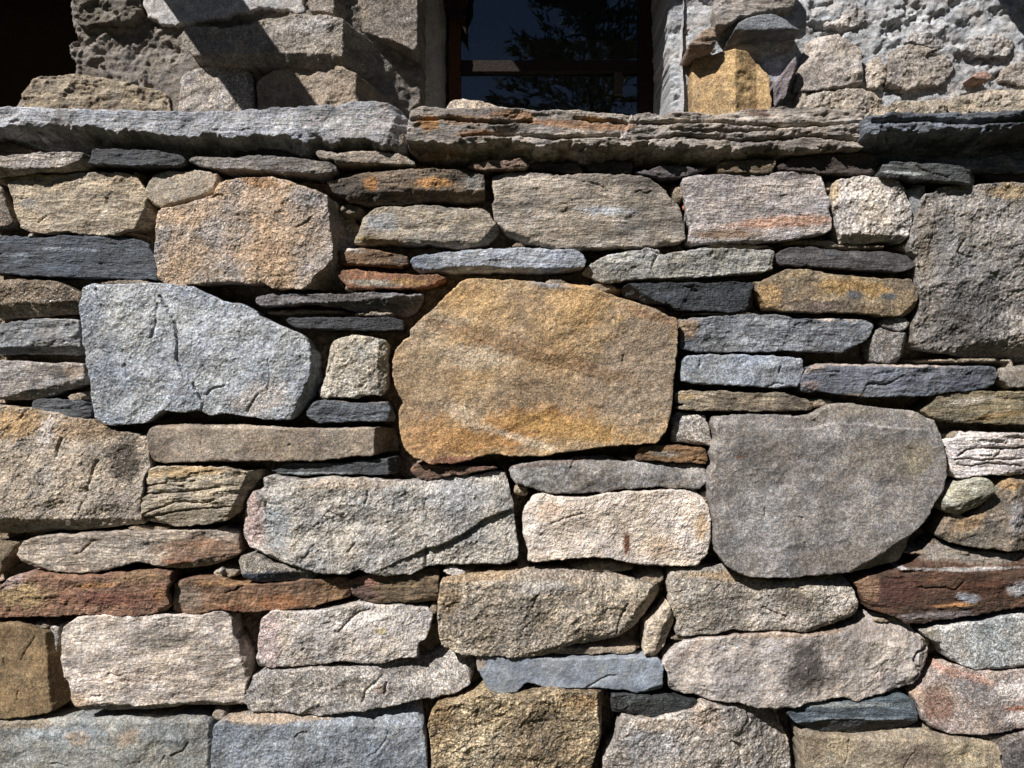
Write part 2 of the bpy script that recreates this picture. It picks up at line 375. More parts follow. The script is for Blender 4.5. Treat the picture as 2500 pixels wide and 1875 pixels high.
S('thin leaf shaped grey stone half in shade under the middle coping', 'c1', '1110,240 1280,215 1400,205 1560,208 1670,212 1650,235 1560,265 1500,282 1400,300 1300,296 1150,266', 'sch', '#77706f', '#5f5a5a', h=.012)
S('thin tan stone under the middle coping above the pinkish block', 'c1', '1745,195 1780,165 1900,155 2195,150 2195,200 2170,262 2000,266 1850,258 1750,264', 'sch', '#8f7d5f', '#75664f', h=.016)
S('long thin dark brown stone under the right end of the middle coping', 'd1', '310,200 420,150 600,120 800,105 1000,98 1110,120 1105,190 1070,260 1020,275 850,268 700,270 600,262 480,247 330,242', 'sch', '#5e5148', '#4a413b', h=.012, ang=5)
S('thin dark green grey slate with a pale streak under the right coping', 'd1', '1100,270 1130,182 1160,172 1320,178 1550,188 1700,205 1800,225 1880,260 1897,330 1870,350 1790,345 1640,325 1500,311 1300,301 1110,286', 'sla', '#5f625f', '#4a4d4c', h=.034, ang=-6, blobs=[(1300,262,170,14,3,'#a7aca8',.8)], facets=[(1800,300,10,1.0)], cracks=[('1380,215 1500,262 1640,300',.0016,.004)])
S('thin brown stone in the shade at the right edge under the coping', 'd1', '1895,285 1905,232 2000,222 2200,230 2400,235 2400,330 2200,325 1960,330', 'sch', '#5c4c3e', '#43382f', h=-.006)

# upper course
S('brown stone cut by the left edge of the frame in the upper course', 'a1', '-180,350 0,345 22,420 62,520 105,640 60,672 -180,690', 'smo', '#86796a', '#6b6053', h=-.004)
S('tan block with fine level bedding at the upper left', 'a1', '38,330 110,290 230,262 500,268 760,254 880,250 980,260 1060,290 1090,340 1115,380 1130,460 1160,560 1212,625 1120,645 1050,690 940,722 860,742 700,737 560,717 420,717 330,724 220,722 140,682 110,600 80,480 55,400', 'sch', '#b6a688', '#988b75', h=.006, lay=.75, lump=1.2, facets=[(1090,560,25,.8)], blobs=[(210,490,80,36,0,'#8a877f',.7)])
S('small rounded tan stone above the sparkling orange tan block', 'a1', '1195,262 1210,243 1300,233 1450,258 1480,235 1560,240 1680,265 1690,320 1640,390 1540,442 1400,472 1300,502 1250,532 1170,502 1130,452 1123,380 1150,330', 'smo', '#ab9d84', '#8f8674', h=.008, facets=[(1660,320,20,1.0)])
S('big sparkling orange tan block with a deep shaded right side', 'b1', '-681,560 -656,540 -566,525 -436,500 -356,470 -236,430 -206,350 -136,322 4,300 100,296 200,298 300,318 480,370 600,420 650,450 740,490 790,580 840,640 800,780 740,860 705,920 712,1050 700,1120 560,1150 310,1158 200,1152 130,1110 -196,1107 -396,1117 -516,1142 -626,1122 -681,1080 -696,1000 -711,850 -696,680', 'gra', '#b79b78', '#9b948c', h=.030, er=.7, facets=[(652,600,-3,4.5),(590,1000,42,2.4),(640,430,-45,1.2)], blobs=[(100,330,160,50,10,'#b48650',.75),(-450,900,200,200,40,'#b3905f',.5),(200,900,260,160,60,'#b28f63',.45),(480,460,130,90,20,'#8f8f90',.6)], back=.10, auto=2)
S('rough brown stone with two rusty orange patches', 'b1', '620,318 700,305 790,295 870,262 960,252 1080,245 1200,240 1260,232 1500,232 1700,235 1830,248 1845,330 1845,450 1700,457 1400,462 1250,482 1150,494 1000,487 860,487 780,472 720,432 665,402', 'sch', '#85735c', '#5b5248', h=.014, lump=1.8, blobs=[(965,345,62,60,0,'#b5803c',.95),(1440,335,165,45,-3,'#c08a3e',.95),(1760,340,90,70,0,'#8a8880',.7)], facets=[(1100,410,88,.8)])
S('low grey tan stone with lichen bluish left face beside the wide banded block', 'b1', '815,772 850,715 880,640 895,590 960,550 1060,520 1200,528 1300,515 1500,520 1700,535 1830,530 1880,570 1900,620 1950,660 1962,700 1920,752 1860,802 1750,817 1640,837 1540,822 1400,802 1280,807 1100,792 930,802 820,792', 'sch', '#a79b84', '#8a8275', h=.010, lay=.7, blobs=[(1050,640,150,70,0,'#989c9f',.7),(940,765,120,24,5,'#a08a52',.7)], facets=[(940,650,195,.5),(1100,765,92,.9)])
S('wide buff block with wavy level bands and rounded lower corners', 'c1', '0,285 30,262 150,243 300,245 480,262 580,265 700,255 900,265 1100,275 1220,300 1300,350 1360,390 1400,450 1450,500 1480,570 1500,640 1502,760 1460,792 1350,802 1280,817 1050,837 900,837 750,842 640,852 480,837 380,817 250,792 150,742 90,702 60,662 20,612 5,500 25,450 10,350', 'sch', '#a99e8c', '#857d70', h=.016, lay=.75, blobs=[(900,550,260,34,2,'#aab0b8',.7),(350,330,260,60,0,'#b9ad98',.7),(1150,360,200,80,10,'#7f776c',.6),(700,700,260,90,0,'#9d8e75',.5)], er=1.8)
S('pinkish grey block with a rusty pink band along its lower edge', 'd1', '-431,330 -416,295 -336,275 -100,262 50,258 250,262 480,240 600,243 655,270 668,320 690,400 722,470 716,560 732,620 732,690 700,722 600,747 450,772 300,787 150,792 -50,797 -200,802 -340,807 -375,782 -362,700 -377,620 -392,480 -415,400', 'sch', '#b4aca4', '#938c86', h=.016, lay=.55, lump=1.2, blobs=[(350,640,480,52,-4,'#b88d70',.8),(-100,730,300,40,0,'#8f7458',.8)], er=1.5)
S('squarish cream stone with a pitted crystalline face', 'd1', '738,330 760,305 850,300 960,287 1180,300 1240,325 1285,370 1310,430 1340,520 1345,650 1330,742 1290,792 1180,772 1080,792 960,812 820,802 790,720 765,620 735,520 745,420', 'gra', '#bdb5a8', '#9d968b', h=.014, lump=1.5, blobs=[(760,400,40,120,0,'#b39a68',.7)])
S('small blue grey splinter standing beside the cream stone', 'd1', '1270,360 1330,380 1380,345 1450,342 1447,420 1400,560 1360,640 1345,600 1325,450', 'smo', '#95999a', '#7d8184', h=.0)
S('tall rough dark grey stone with glittering face at the right edge', 'd1', '1395,580 1450,420 1530,405 1560,360 1700,350 1830,355 1960,335 2060,322 2200,330 2420,335 2430,1700 2330,1710 2100,1731 1960,1716 1640,1650 1400,1615 1365,1560 1360,1450 1400,1350 1415,1250 1400,1150 1390,1000 1385,900 1340,850 1330,780 1350,680', 'gra', '#959087', '#78756f', h=.020, lump=1.7, blobs=[(2100,400,200,70,0,'#9a845a',.8),(1450,800,80,300,0,'#8a7a5e',.4),(1800,1350,300,300,0,'#5e5c5c',.6)], cracks=[('1690,560 1690,680',.002,.006),('1750,780 1700,860 1745,900',.003,.006)], facets=[(1900,1560,80,.7)])

# blue slate band and its neighbours
S('dark blue slate slab with pale level streaks at the left edge', 'a1', '-180,740 0,740 100,742 250,757 420,752 450,742 700,742 870,745 960,750 1080,770 1130,800 1140,850 1180,900 1190,1000 1202,1080 1050,1080 850,1070 600,1067 400,1057 200,1052 100,1042 0,1027 -180,1022', 'sla', '#55606f', '#414a57', h=.006, blobs=[(500,850,280,16,1,'#8f9baa',.7),(120,890,160,20,0,'#7c8898',.6)])
S('tiny brown stone with a white crust under the low grey tan stone', 'b1', '713,880 740,842 790,835 900,845 1000,852 1080,872 1200,887 1250,907 1255,962 1200,987 1080,982 900,970 718,964', 'sch', '#957450', '#6b5337', h=.0, blobs=[(820,850,110,22,8,'#b5aba0',.9),(1180,930,60,40,0,'#6a6256',.7)])
S('small rusty brown stone with yellow lower edge', 'b1', '703,1010 740,1003 900,1012 1100,1030 1300,1045 1480,1050 1535,1065 1537,1090 1450,1122 1350,1152 1200,1152 1000,1157 850,1160 790,1147 740,1092 718,1060', 'smo', '#9c6a44', '#7f5a3d', h=.014, blobs=[(1000,1110,260,28,2,'#8f8b7c',.8),(1250,1100,150,30,0,'#a3803f',.7)], ang=-3)
S('long pale blue grey stone with dark pits', 'b1', '1255,935 1280,907 1400,885 1600,865 1800,850 1900,845 2212,840 2400,848 2550,855 2600,882 2625,940 2610,987 2500,1012 2350,1022 2100,1017 1900,1020 1600,1018 1350,1022 1290,992', 'sch', '#a0a6b2', '#7f8793', h=.014, lay=.5, lump=1.3, er=1.5, facets=[(1900,985,90,1.2)])
S('long pale grey stone pointed at its left end', 'c1', '705,1020 740,980 820,930 890,890 1000,877 1150,852 1200,830 1290,850 1312,888 1420,867 1540,860 1600,842 1900,842 2060,850 2205,856 2207,880 2182,920 2172,1000 2100,1022 1900,1042 1700,1057 1500,1067 1250,1072 1060,1082 870,1107 800,1082 740,1052', 'sch', '#a4a398', '#8b8b83', h=.012, lay=.4, lump=2.0, cracks=[('1200,835 1280,890 1240,980 1260,1050',.003,.006)], facets=[(850,1000,150,.35)])
S('long dark charcoal stone left of the tall glittering stone', 'd1', '295,905 330,862 420,825 560,820 700,840 850,855 1000,855 1150,855 1340,862 1375,930 1382,972 1340,1002 1270,1022 1150,1014 950,1007 800,1002 600,987 450,977 340,967 310,932', 'sla', '#625f5e', '#4e4b4b', h=.012, ang=-5, facets=[(500,845,-80,.5)])
S('almost black slate with a jagged lower edge right of the ochre boulder', 'c1', '1000,1150 1050,1120 1200,1107 1500,1105 1700,1105 1900,1095 2032,1100 2047,1200 2027,1290 1980,1322 1850,1337 1650,1322 1480,1327 1410,1302 1370,1272 1200,1262 1120,1217 1040,1202', 'sla', '#454c56', '#343b45', h=.010, lump=2.0, ang=-12)
S('mottled ochre and brown stone above the long blue grey stone', 'd1', '135,1102 180,1090 280,1050 350,1010 400,998 560,1005 700,1030 900,1060 1050,1070 1150,1075 1330,1080 1365,1130 1392,1200 1392,1270 1362,1330 1300,1370 1150,1362 1000,1352 820,1337 600,1337 400,1327 300,1312 230,1302 190,1220 150,1150', 'smo', '#93805c', '#746855', h=.016, blobs=[(250,1200,130,110,60,'#a8854c',.7),(900,1150,330,70,4,'#a5823f',.7),(900,1200,80,40,0,'#55606a',.7),(1160,1215,60,30,0,'#56606a',.7),(600,1290,300,50,2,'#77695c',.8)], lump=1.8)
S('long blue grey stone with a shadowed lower face under the ochre and brown stone', 'd1', '-441,1400 -440,1382 -300,1372 -100,1358 100,1350 300,1352 360,1360 450,1387 600,1385 800,1380 1000,1385 1065,1400 1072,1430 1030,1500 1000,1560 900,1602 800,1652 600,1642 400,1632 200,1642 -100,1642 -300,1637 -430,1612 -445,1550 -430,1470', 'sch', '#888c93', '#686c74', h=.014, lay=.6, lump=1.9, blobs=[(-380,1450,90,90,0,'#9d7f55',.7),(700,1395,90,12,2,'#b8ab9c',.8),(880,1390,60,14,0,'#b8ab9c',.8)], ang=-4)
S('small rounded grey stone on top of the little square stone', 'd1', '1110,1400 1150,1377 1300,1378 1335,1410 1325,1452 1270,1482 1180,1477 1120,1447', 'smo', '#8f8f8b', '#787874', h=.006)
S('little square grey stone with a shaded right side', 'd1', '1050,1510 1110,1452 1180,1482 1280,1490 1360,1500 1382,1600 1362,1680 1300,1722 1210,1730 1060,1717 1045,1620', 'smo', '#84807a', '#6b6762', h=.012, facets=[(1270,1600,15,1.3)])
S('dark brown stone with a crusted face at the left edge', 'a1', '-180,1080 0,1085 100,1075 200,1078 400,1085 500,1120 560,1150 640,1190 622,1270 600,1332 480,1342 300,1362 0,1372 -180,1372', 'gra', '#85735a', '#60533f', h=.010, blobs=[(200,1300,320,30,3,'#98886a',.7)], facets=[(300,1260,88,.9)])
S('banded grey white stone at the left edge with dark streaks', 'a1', '-180,1430 0,1425 150,1400 300,1380 500,1385 602,1392 606,1500 617,1600 625,1655 550,1662 200,1657 0,1657 -180,1657', 'sch', '#9a9b9a', '#686d76', h=.008, lump=1.6, strk=.6)

# the big granite block and stones up to the ochre boulder
S('large cracked blue grey granite block', 'F', '170,660 180,618 210,612 260,614 330,610 400,615 425,622 460,640 480,648 520,655 548,668 560,680 600,700 640,715 660,730 680,765 682,820 668,862 648,885 632,905 600,908 560,905 530,900 480,893 450,898 430,888 390,890 350,888 310,915 270,918 235,920 203,905 198,860 190,800 180,740', 'gra', '#a2a7ad', '#878e99', h=.026, er=.6, lump=.9, cracks=[('345,640 375,690 383,720 382,780 400,815',.0022,.009),('418,830 437,870 433,893',.0022,.009),('205,625 222,665',.0015,.005),('535,890 545,870 560,850',.002,.004)], facets=[(668,800,2,2.2),(650,885,50,1.8)], blobs=[(560,860,70,40,-20,'#a8a196',.7),(300,660,60,90,0,'#adaca6',.4)], auto=1, back=.09, spk=.95)
S('thin grey stone with a ragged stepped underside above the charcoal strip', 'b1', '68,1240 90,1187 160,1180 500,1190 700,1192 900,1185 1000,1180 1200,1190 1380,1195 1350,1242 1320,1292 1290,1342 1200,1362 1050,1357 950,1342 800,1312 700,1292 500,1272 300,1287 120,1292 75,1272', 'sch', '#827d7b', '#625e5d', h=.016, lay=1.3, lump=1.5, ang=-5, facets=[(600,1260,85,1.0)])
S('thin charcoal strip above the small pale trapezoid stone', 'b1', '310,1402 340,1370 500,1370 750,1375 1000,1370 1120,1375 1200,1385 1227,1420 1212,1462 1130,1467 1050,1480 800,1477 500,1467 380,1457', 'sla', '#4d5056', '#3b3e44', h=.012)
S('small pale trapezoid stone left of the ochre boulder', 'b2', '550,385 560,340 600,270 620,180 640,80 645,0 680,-45 720,-70 820,-88 930,-75 1080,-50 1102,-20 1087,100 1097,250 1082,350 1050,377 930,387 850,407 700,397 600,407', 'gra', '#b3ac98', '#9a9484', h=.012, lump=1.2, facets=[(690,100,190,.45)], cracks=[('690,60 640,200',.003,.004)])
S('small blue grey slate under the pale trapezoid stone', 'b2', '460,460 500,440 570,415 700,420 850,430 1000,435 1100,430 1117,480 1142,540 1137,582 1000,582 850,582 700,592 560,592 490,562 460,520', 'sla', '#6a727d', '#4c535d', h=.012, lump=1.4, blobs=[(700,500,150,60,0,'#3c434d',.5),(850,425,250,14,3,'#8b7c6c',.7)])
S('huge ochre boulder with a rusty band and orange lower edge, middle of the wall', 'F', '885,710 920,680 960,640 985,615 1010,600 1080,603 1150,605 1180,612 1230,610 1280,618 1330,640 1380,655 1420,668 1445,680 1466,690 1467,740 1461,790 1456,850 1451,900 1441,935 1420,957 1380,962 1330,964 1280,970 1230,977 1180,987 1110,987 1070,982 1040,987 980,1002 930,1004 890,987 870,967 861,930 861,890 868,870 855,840 845,810 847,780 855,750 870,735 885,725', 'smo', '#b3935f', '#9a8465', h=.034, lump=1.1, lw=1.0, er=.8, auto=2, back=.09,
  blobs=[(1390,800,110,150,10,'#97866f',.75),(1180,860,120,70,10,'#9c8564',.6),(950,700,80,36,-25,'#a8977b',.7),(1130,755,270,22,16,'#94734a',.6),(1010,770,110,30,8,'#b5a78c',.6),(920,800,60,60,0,'#a8916c',.7),(1100,930,160,45,-12,'#b5802f',.7),(920,945,70,50,-30,'#b0803c',.6),(1010,900,70,22,30,'#c3b292',.4),(1130,950,110,10,18,'#c6b699',.5),(1230,925,150,26,8,'#b58a3c',.7),(1400,680,70,10,15,'#a0764f',.5),(985,995,90,10,-3,'#a06850',.7),(1000,650,80,40,0,'#b89355',.6),(1250,650,70,60,20,'#b9924f',.6),(1190,614,40,10,8,'#95928b',.9)],
  steps=[('885,722 960,735 1040,748 1110,765 1200,788 1290,815',.0015,.02)])
# right of the boulder
S('blue grey stone with flat smooth face right of the ochre boulder', 'd2', '-441,200 -416,110 -376,68 -196,65 0,68 250,75 400,85 505,95 527,185 492,260 460,324 380,324 200,320 0,307 -200,294 -350,292 -430,272', 'smo', '#939ba7', '#7d8591', h=.016, lump=1.5, cracks=[('340,130 330,210',.0015,.004),('220,320 300,285 360,290',.002,.005)])
S('long slate blue stone with a pale top ledge', 'd2', '490,270 520,210 545,160 640,135 900,138 1200,140 1600,150 2030,155 2047,220 2000,280 1950,332 1800,342 1650,352 1500,387 1300,387 1000,390 800,382 700,362 620,342 560,357 505,352', 'sla', '#757b88', '#5d6370', h=.016, lump=1.8, blobs=[(1100,145,600,16,1,'#b0a294',.95),(600,170,90,26,-20,'#b0a294',.9),(570,300,90,40,0,'#94807a',.7),(900,375,120,10,0,'#94836c',.7)], facets=[(1100,165,-90,1.0)])  # pale blobs along the top paint sunlight on the ledge
S('thin tan strip stone tapering right above the sandy grey boulder', 'd2', '-470,350 -456,345 -300,345 -100,343 0,355 200,360 350,355 430,387 540,407 590,450 592,490 400,502 200,507 0,502 -200,502 -440,492 -472,470 -400,455 -460,440 -475,400', 'sch', '#9a8c70', '#7b705c', h=.012, blobs=[(-400,390,90,30,0,'#a8925f',.7),(480,440,80,30,20,'#665a4a',.7)], strk=.55)
S('small tan grey stone at the right edge beside the slate blue stone', 'd2', '2040,250 2070,160 2200,150 2400,150 2400,320 2200,324 2090,317', 'smo', '#938a7a', '#787166', h=.008)
S('small grey tapered stone between the ochre and the sandy grey boulders', 'c2', '1385,745 1400,560 1437,505 1560,525 1650,535 1682,640 1702,720 1712,777 1560,757 1430,742', 'smo', '#a19b90', '#89847a', h=-.002)
S('small rusty brown stone under the right foot of the ochre boulder', 'c2', '1112,850 1145,780 1180,772 1450,765 1620,780 1657,800 1672,880 1650,910 1500,902 1350,897 1250,882 1120,882', 'sch', '#8f6b3e', '#6d5334', h=.012, blobs=[(1350,830,120,24,5,'#8a8170',.8)], lump=1.5)
S('huge sandy grey boulder with a fine salt and pepper grain', 'd2', '0,530 200,532 380,530 450,540 560,530 650,490 750,445 860,440 1000,460 1200,485 1380,500 1460,540 1545,575 1562,610 1597,700 1642,870 1645,1000 1622,1100 1562,1200 1522,1280 1442,1400 1342,1480 1352,1590 1332,1700 1100,1732 800,1752 600,1768 450,1778 280,1782 104,1778 4,1748 -106,1688 -156,1600 -178,1500 -182,1350 -218,1200 -220,1000 -192,900 -182,760 -162,720 -188,600 -172,540', 'smo', '#918d87', '#7b7771', h=.034, lump=.9, lw=1.2, er=.8, auto=2, back=.09, spk=.9, blobs=[(850,500,240,60,0,'#8d8474',.7),(1150,900,380,180,20,'#857d6c',.5),(1420,860,140,150,0,'#8f8568',.55),(900,1640,420,110,0,'#7f766a',.6),(8,850,16,16,0,'#a5622f',.9),(150,1350,260,300,0,'#959492',.5)], facets=[(1560,1220,25,1.3),(1420,1420,60,.8)], steps=[('560,640 760,590 960,600 1300,640',-.004,.05)])
S('ochre grey stone with slanting yellow streaks at the right edge', 'd2', '1430,502 1520,420 1560,380 1700,350 1900,345 2100,350 2420,350 2420,600 2200,607 2050,602 1900,597 1700,587 1550,572 1480,542', 'sch', '#93855f', '#77705a', h=.010, ang=6, blobs=[(1800,420,200,30,-8,'#b3a995',.7),(2000,540,250,30,-8,'#94783f',.7)])
S('whitish stone with deep level grooves at the right edge', 'd2', '1602,740 1700,702 1730,660 1900,665 2212,670 2400,670 2400,960 2200,987 2000,997 1900,1002 1700,1017 1652,960 1640,850', 'sch', '#c6beb6', '#aaa29c', h=.008, lay=1.9, ang=2, cracks=[('1710,850 1780,800 1900,785 2100,790 2300,780',.0022,.010),('1690,875 1800,868 1900,880 2200,870',.0020,.008),('1700,920 1800,925 1950,905 2200,925',.0020,.008)])
S('small pale lozenge stone wedged at a slant beside the sandy grey boulder', 'd2', '1612,1200 1640,1160 1700,1080 1800,1040 1900,1012 1960,1030 2012,1100 1982,1150 1900,1222 1830,1292 1760,1337 1640,1282', 'sch', '#a5a48e', '#8c8a74', h=.034, ang=38, facets=[(1760,1200,70,.7)])
S('brown stone with orange and grey patches under the slanted lozenge', 'd2', '1550,1462 1600,1380 1650,1290 1780,1330 1900,1220 2000,1130 2060,1040 2200,1010 2420,1000 2420,1590 2200,1590 2050,1582 1850,1562 1650,1522', 'smo', '#927f64', '#777063', h=.010, lump=2.2, blobs=[(2100,1070,100,50,0,'#a5824a',.7),(1800,1350,140,70,-30,'#a58558',.6),(2180,1330,90,150,10,'#9b9a9b',.7)], facets=[(2130,1400,0,.5)])
S('long dark rusty stone with a pale top and white vein at the right edge', 'd3', '895,215 1050,180 1240,140 1400,100 1450,20 1500,-30 1570,-90 1700,-40 1850,0 2100,20 2420,40 2420,420 2200,422 2000,452 1800,492 1600,512 1400,552 1300,547 1240,502 1020,442 960,320', 'sch', '#775339', '#54402f', h=.016, lay=1.1, ang=5, facets=[(1700,140,-80,.55)], blobs=[(1800,10,520,90,3,'#978f81',1.0),(1750,128,480,16,0,'#c2c0bb',.8),(1250,300,220,120,0,'#6b4434',.85),(1900,260,260,60,0,'#6a4126',.8),(1000,270,120,110,60,'#a07c5a',.8),(1700,400,220,14,-3,'#b5803f',.85),(1780,345,90,40,10,'#8f95a0',.8),(2200,280,120,60,-10,'#989897',.85),(1500,480,300,34,-3,'#8b8380',.8)], cracks=[('1400,270 1500,275 1600,270 1690,285 1750,220',.002,.006)])

# left middle
S('streaked pale grey stone at the left edge, its right end buff', 'a2', '-180,120 0,112 200,117 450,127 640,137 662,240 630,292 500,332 420,367 300,402 120,417 0,412 -180,407', 'sch', '#a5a099', '#827d76', h=.010, lay=.8, blobs=[(550,200,130,60,0,'#a3907a',.7),(400,190,130,50,20,'#6a6660',.6)])
S('small dark slate wedge above the rusty cream block', 'a2', '215,455 280,405 420,402 560,415 702,440 704,500 700,555 560,552 400,530 240,482', 'sla', '#646970', '#484d55', h=.0)
S('big cream and ochre block with vertical rust stains at the left edge', 'a2', '-200,440 0,450 90,465 200,470 330,500 450,530 600,560 700,560 760,612 900,652 1130,702 1147,850 1162,930 1110,1002 1102,1130 1080,1262 1112,1362 1080,1382 850,1402 600,1442 400,1462 0,1482 -200,1482', 'gra', '#ad9f88', '#9a8e7c', h=.018, lump=1.2, ang=80, blobs=[(100,600,260,130,0,'#b58f4f',.75),(620,640,300,100,0,'#a08050',.6),(960,880,140,190,0,'#5d5243',.8),(900,640,100,60,0,'#6a5638',.6),(350,680,60,160,10,'#bdb4a8',.7),(300,1420,500,40,-3,'#6c6f60',.75),(950,1250,150,120,0,'#8c8274',.6)], cracks=[('460,720 430,800 430,850',.003,.006)], facets=[(500,1330,90,.8)], er=.8)  # grey blob along the bottom paints the shade of the down-facing edge
S('long brown grey dressed stone with squared ends', 'b2', '-776,690 -756,640 -690,612 -596,605 -300,605 0,607 200,620 500,635 900,628 1040,628 1120,650 1140,740 1145,830 1000,847 830,852 700,870 540,890 250,887 0,890 -300,892 -600,902 -740,897 -770,800', 'smo', '#9b8d78', '#857866', h=.022, lump=.8, lw=.6, facets=[(985,720,0,2.2),(0,640,-90,.9)], cracks=[('-336,650 -340,760 -325,880',.0014,.0022)], blobs=[(100,625,500,18,0,'#aca08c',.6)], auto=1)
S('thin dark slate strip with pale lower edge under the long dressed stone', 'b2', '185,965 230,905 330,900 600,900 780,895 900,882 1050,872 1170,850 1182,900 1152,992 1050,997 800,987 600,987 400,1002 300,987', 'sla', '#575c5f', '#404548', h=.008, blobs=[(500,980,350,10,0,'#8f9499',.8)], facets=[(1100,900,0,1.5)])
S('thin brown strip under the left foot of the ochre boulder', 'b2', '1265,960 1290,915 1400,905 1600,925 1800,930 1920,925 1947,945 1800,972 1650,997 1500,1017 1380,1032 1300,1007', 'sch', '#8f6e54', '#735845', h=.010, ang=-2)
S('block of thin wavy golden layers like stacked paper', 'a2', '1110,1012 1140,950 1220,930 1300,920 1450,925 1600,925 1780,940 1900,965 1980,960 1987,1000 1920,1082 1870,1182 1830,1292 1740,1347 1600,1377 1450,1392 1300,1392 1200,1362 1100,1352 1080,1292 1100,1140', 'sch', '#b3a68b', '#8b7f68', h=.018, lay=2.0, ang=4, strk=.6, facets=[(1880,1050,25,1.8)], blobs=[(1450,970,350,40,-3,'#b8985f',.7)], cracks=[('1120,1080 1300,1050 1500,1040',.002,.007),('1100,1140 1350,1130 1700,1090',.002,.006),('1120,1290 1350,1200 1600,1210',.002,.007),('1100,1330 1400,1270 1780,1240',.002,.007)])
S('large pale grey stone with a broken step across its right half', 'b2', '-57,1420 -45,1300 -30,1200 40,1130 150,1090 130,1020 200,990 300,1015 420,1025 700,1010 900,1015 1150,1045 1400,1045 1600,1002 1800,1000 1900,975 2000,975 2022,1060 2062,1200 2082,1380 2107,1560 2102,1642 2000,1683 1700,1693 1500,1688 1400,1708 1250,1763 1100,1768 950,1748 870,1723 800,1753 650,1753 450,1728 300,1688 100,1622 0,1572 -57,1500', 'gra', '#aaa598', '#8d8b84', h=.024, lump=1.3, facets=[(60,1300,190,.5),(1000,1080,-85,.45),(250,1200,160,.35)], blobs=[(30,1350,110,260,0,'#b0978c',.7),(800,1060,400,50,0,'#a5937a',.6),(250,1400,110,220,0,'#8e9499',.6),(1650,1150,250,130,0,'#a1a4a6',.5)], steps=[('1390,1560 1500,1530 1700,1440 1850,1330 2060,1260',.014,.06)], cracks=[('1390,1560 1385,1690',.003,.009),('1385,1200 1400,1330 1440,1400',.004,.004),('940,1120 945,1160 920,1215',.002,.007),('800,1580 840,1520',.002,.006),('150,1220 160,1290 210,1320',.003,.007)], auto=2, back=.09)
S('long grey stone bent like a hump above the white block', 'c2', '122,960 150,920 250,905 400,885 560,872 700,855 850,845 920,857 1000,887 1250,890 1500,905 1610,915 1662,950 1662,1050 1600,1107 1450,1102 1250,1087 1100,1102 950,1107 870,1132 700,1132 580,1142 430,1127 270,1087 180,1062', 'smo', '#928f88', '#77746e', h=.016, lump=1.6, blobs=[(500,895,400,26,-6,'#7d6f66',.8),(1350,990,160,80,0,'#6d6a67',.6)], facets=[(600,920,-85,.7)], ang=5)
S('white cream block with yellow specks and one rust stain', 'c2', '240,1300 270,1230 310,1160 380,1135 520,1160 700,1165 850,1140 1000,1125 1200,1115 1450,1110 1600,1125 1642,1170 1682,1230 1702,1400 1692,1560 1652,1650 1600,1703 1380,1698 1150,1693 1020,1658 900,1628 720,1633 600,1643 450,1653 320,1673 285,1658 280,1580 240,1460', 'gra', '#d3c6b4', '#bfb3a2', h=.020, lump=.9, er=1.2, spk=.5, blobs=[(1040,1510,26,90,3,'#83532e',.9),(1620,1400,60,100,0,'#b5935a',.6),(450,1270,120,80,0,'#c9ad88',.5),(1300,1550,160,90,0,'#cfae86',.4)], cracks=[('460,1370 560,1330 700,1290',.002,.004)], auto=2)

# red course
S('dark olive brown stone corner at the left edge above the red stone', 'a3', '-180,-72 0,-77 100,-72 62,0 32,90 0,162 -180,202', 'smo', '#7f6f52', '#5c5140', h=.004, facets=[(0,20,-30,.7)])
S('long driftwood like stone fading from cream to rusty brown', 'a3', '100,30 125,-30 160,-80 220,-110 300,-128 500,-130 700,-148 900,-160 1100,-166 1200,-172 1300,-165 1500,-168 1700,-176 1800,-160 1842,-40 1850,0 1800,42 1700,82 1500,122 1370,132 1200,102 1050,62 950,102 850,132 700,157 600,167 400,152 250,132 120,92', 'sch', '#ab9e8a', '#8d8070', h=.018, strk=.6, lay=.7, ang=3, blobs=[(1550,-20,380,110,0,'#8a6849',.75),(1350,70,130,26,0,'#9c6842',.7),(1000,-60,220,60,0,'#8f877c',.6),(1560,-70,130,26,-5,'#a9805c',.6)], facets=[(1600,40,80,.8)])
S('red and ochre stone at the left edge with a broken right end', 'a3', '-180,272 0,267 50,202 120,175 250,155 400,165 600,175 750,170 850,155 1000,145 1250,125 1320,140 1332,230 1302,290 1322,400 1262,472 1050,477 850,482 650,472 450,492 200,492 60,502 -180,507', 'sch', '#9a7152', '#815f48', h=.016, lay=.7, lump=2.0, blobs=[(180,330,230,110,0,'#b09560',.8),(700,250,200,26,-3,'#ac7a3a',.8),(100,220,140,50,-20,'#b09a90',.7),(850,350,360,60,0,'#8c5640',.7),(1100,180,220,50,-5,'#8a6c46',.8),(1250,320,60,60,0,'#a8743c',.7)])
S('orange brown stone with a grey left end touching the red stone', 'b3', '-560,232 -480,202 -400,190 -200,190 -100,232 100,240 350,232 450,200 520,210 620,195 720,190 792,210 802,350 700,372 500,422 300,442 200,442 50,452 -100,457 -200,437 -290,452 -400,487 -500,482 -582,462 -572,380', 'sch', '#96704c', '#7b5d42', h=.014, lay=.5, lump=1.7, blobs=[(-450,350,130,120,0,'#8b7a66',.8),(-200,230,250,30,0,'#a57c45',.6),(250,380,220,70,0,'#a06a3a',.75),(-100,430,140,26,0,'#98603c',.7),(650,300,130,80,60,'#9c7a4c',.6)])
S('brown stone with a pinkish red upper left corner', 'b3', '792,212 900,182 1000,170 1200,177 1350,142 1480,120 1487,250 1482,387 1300,387 1150,382 1000,392 900,372 820,332', 'sch', '#86714e', '#685741', h=.012, ang=5, blobs=[(900,210,150,50,5,'#a0705c',.85),(900,310,130,70,10,'#6d5049',.7)], facets=[(1000,330,95,.4)])
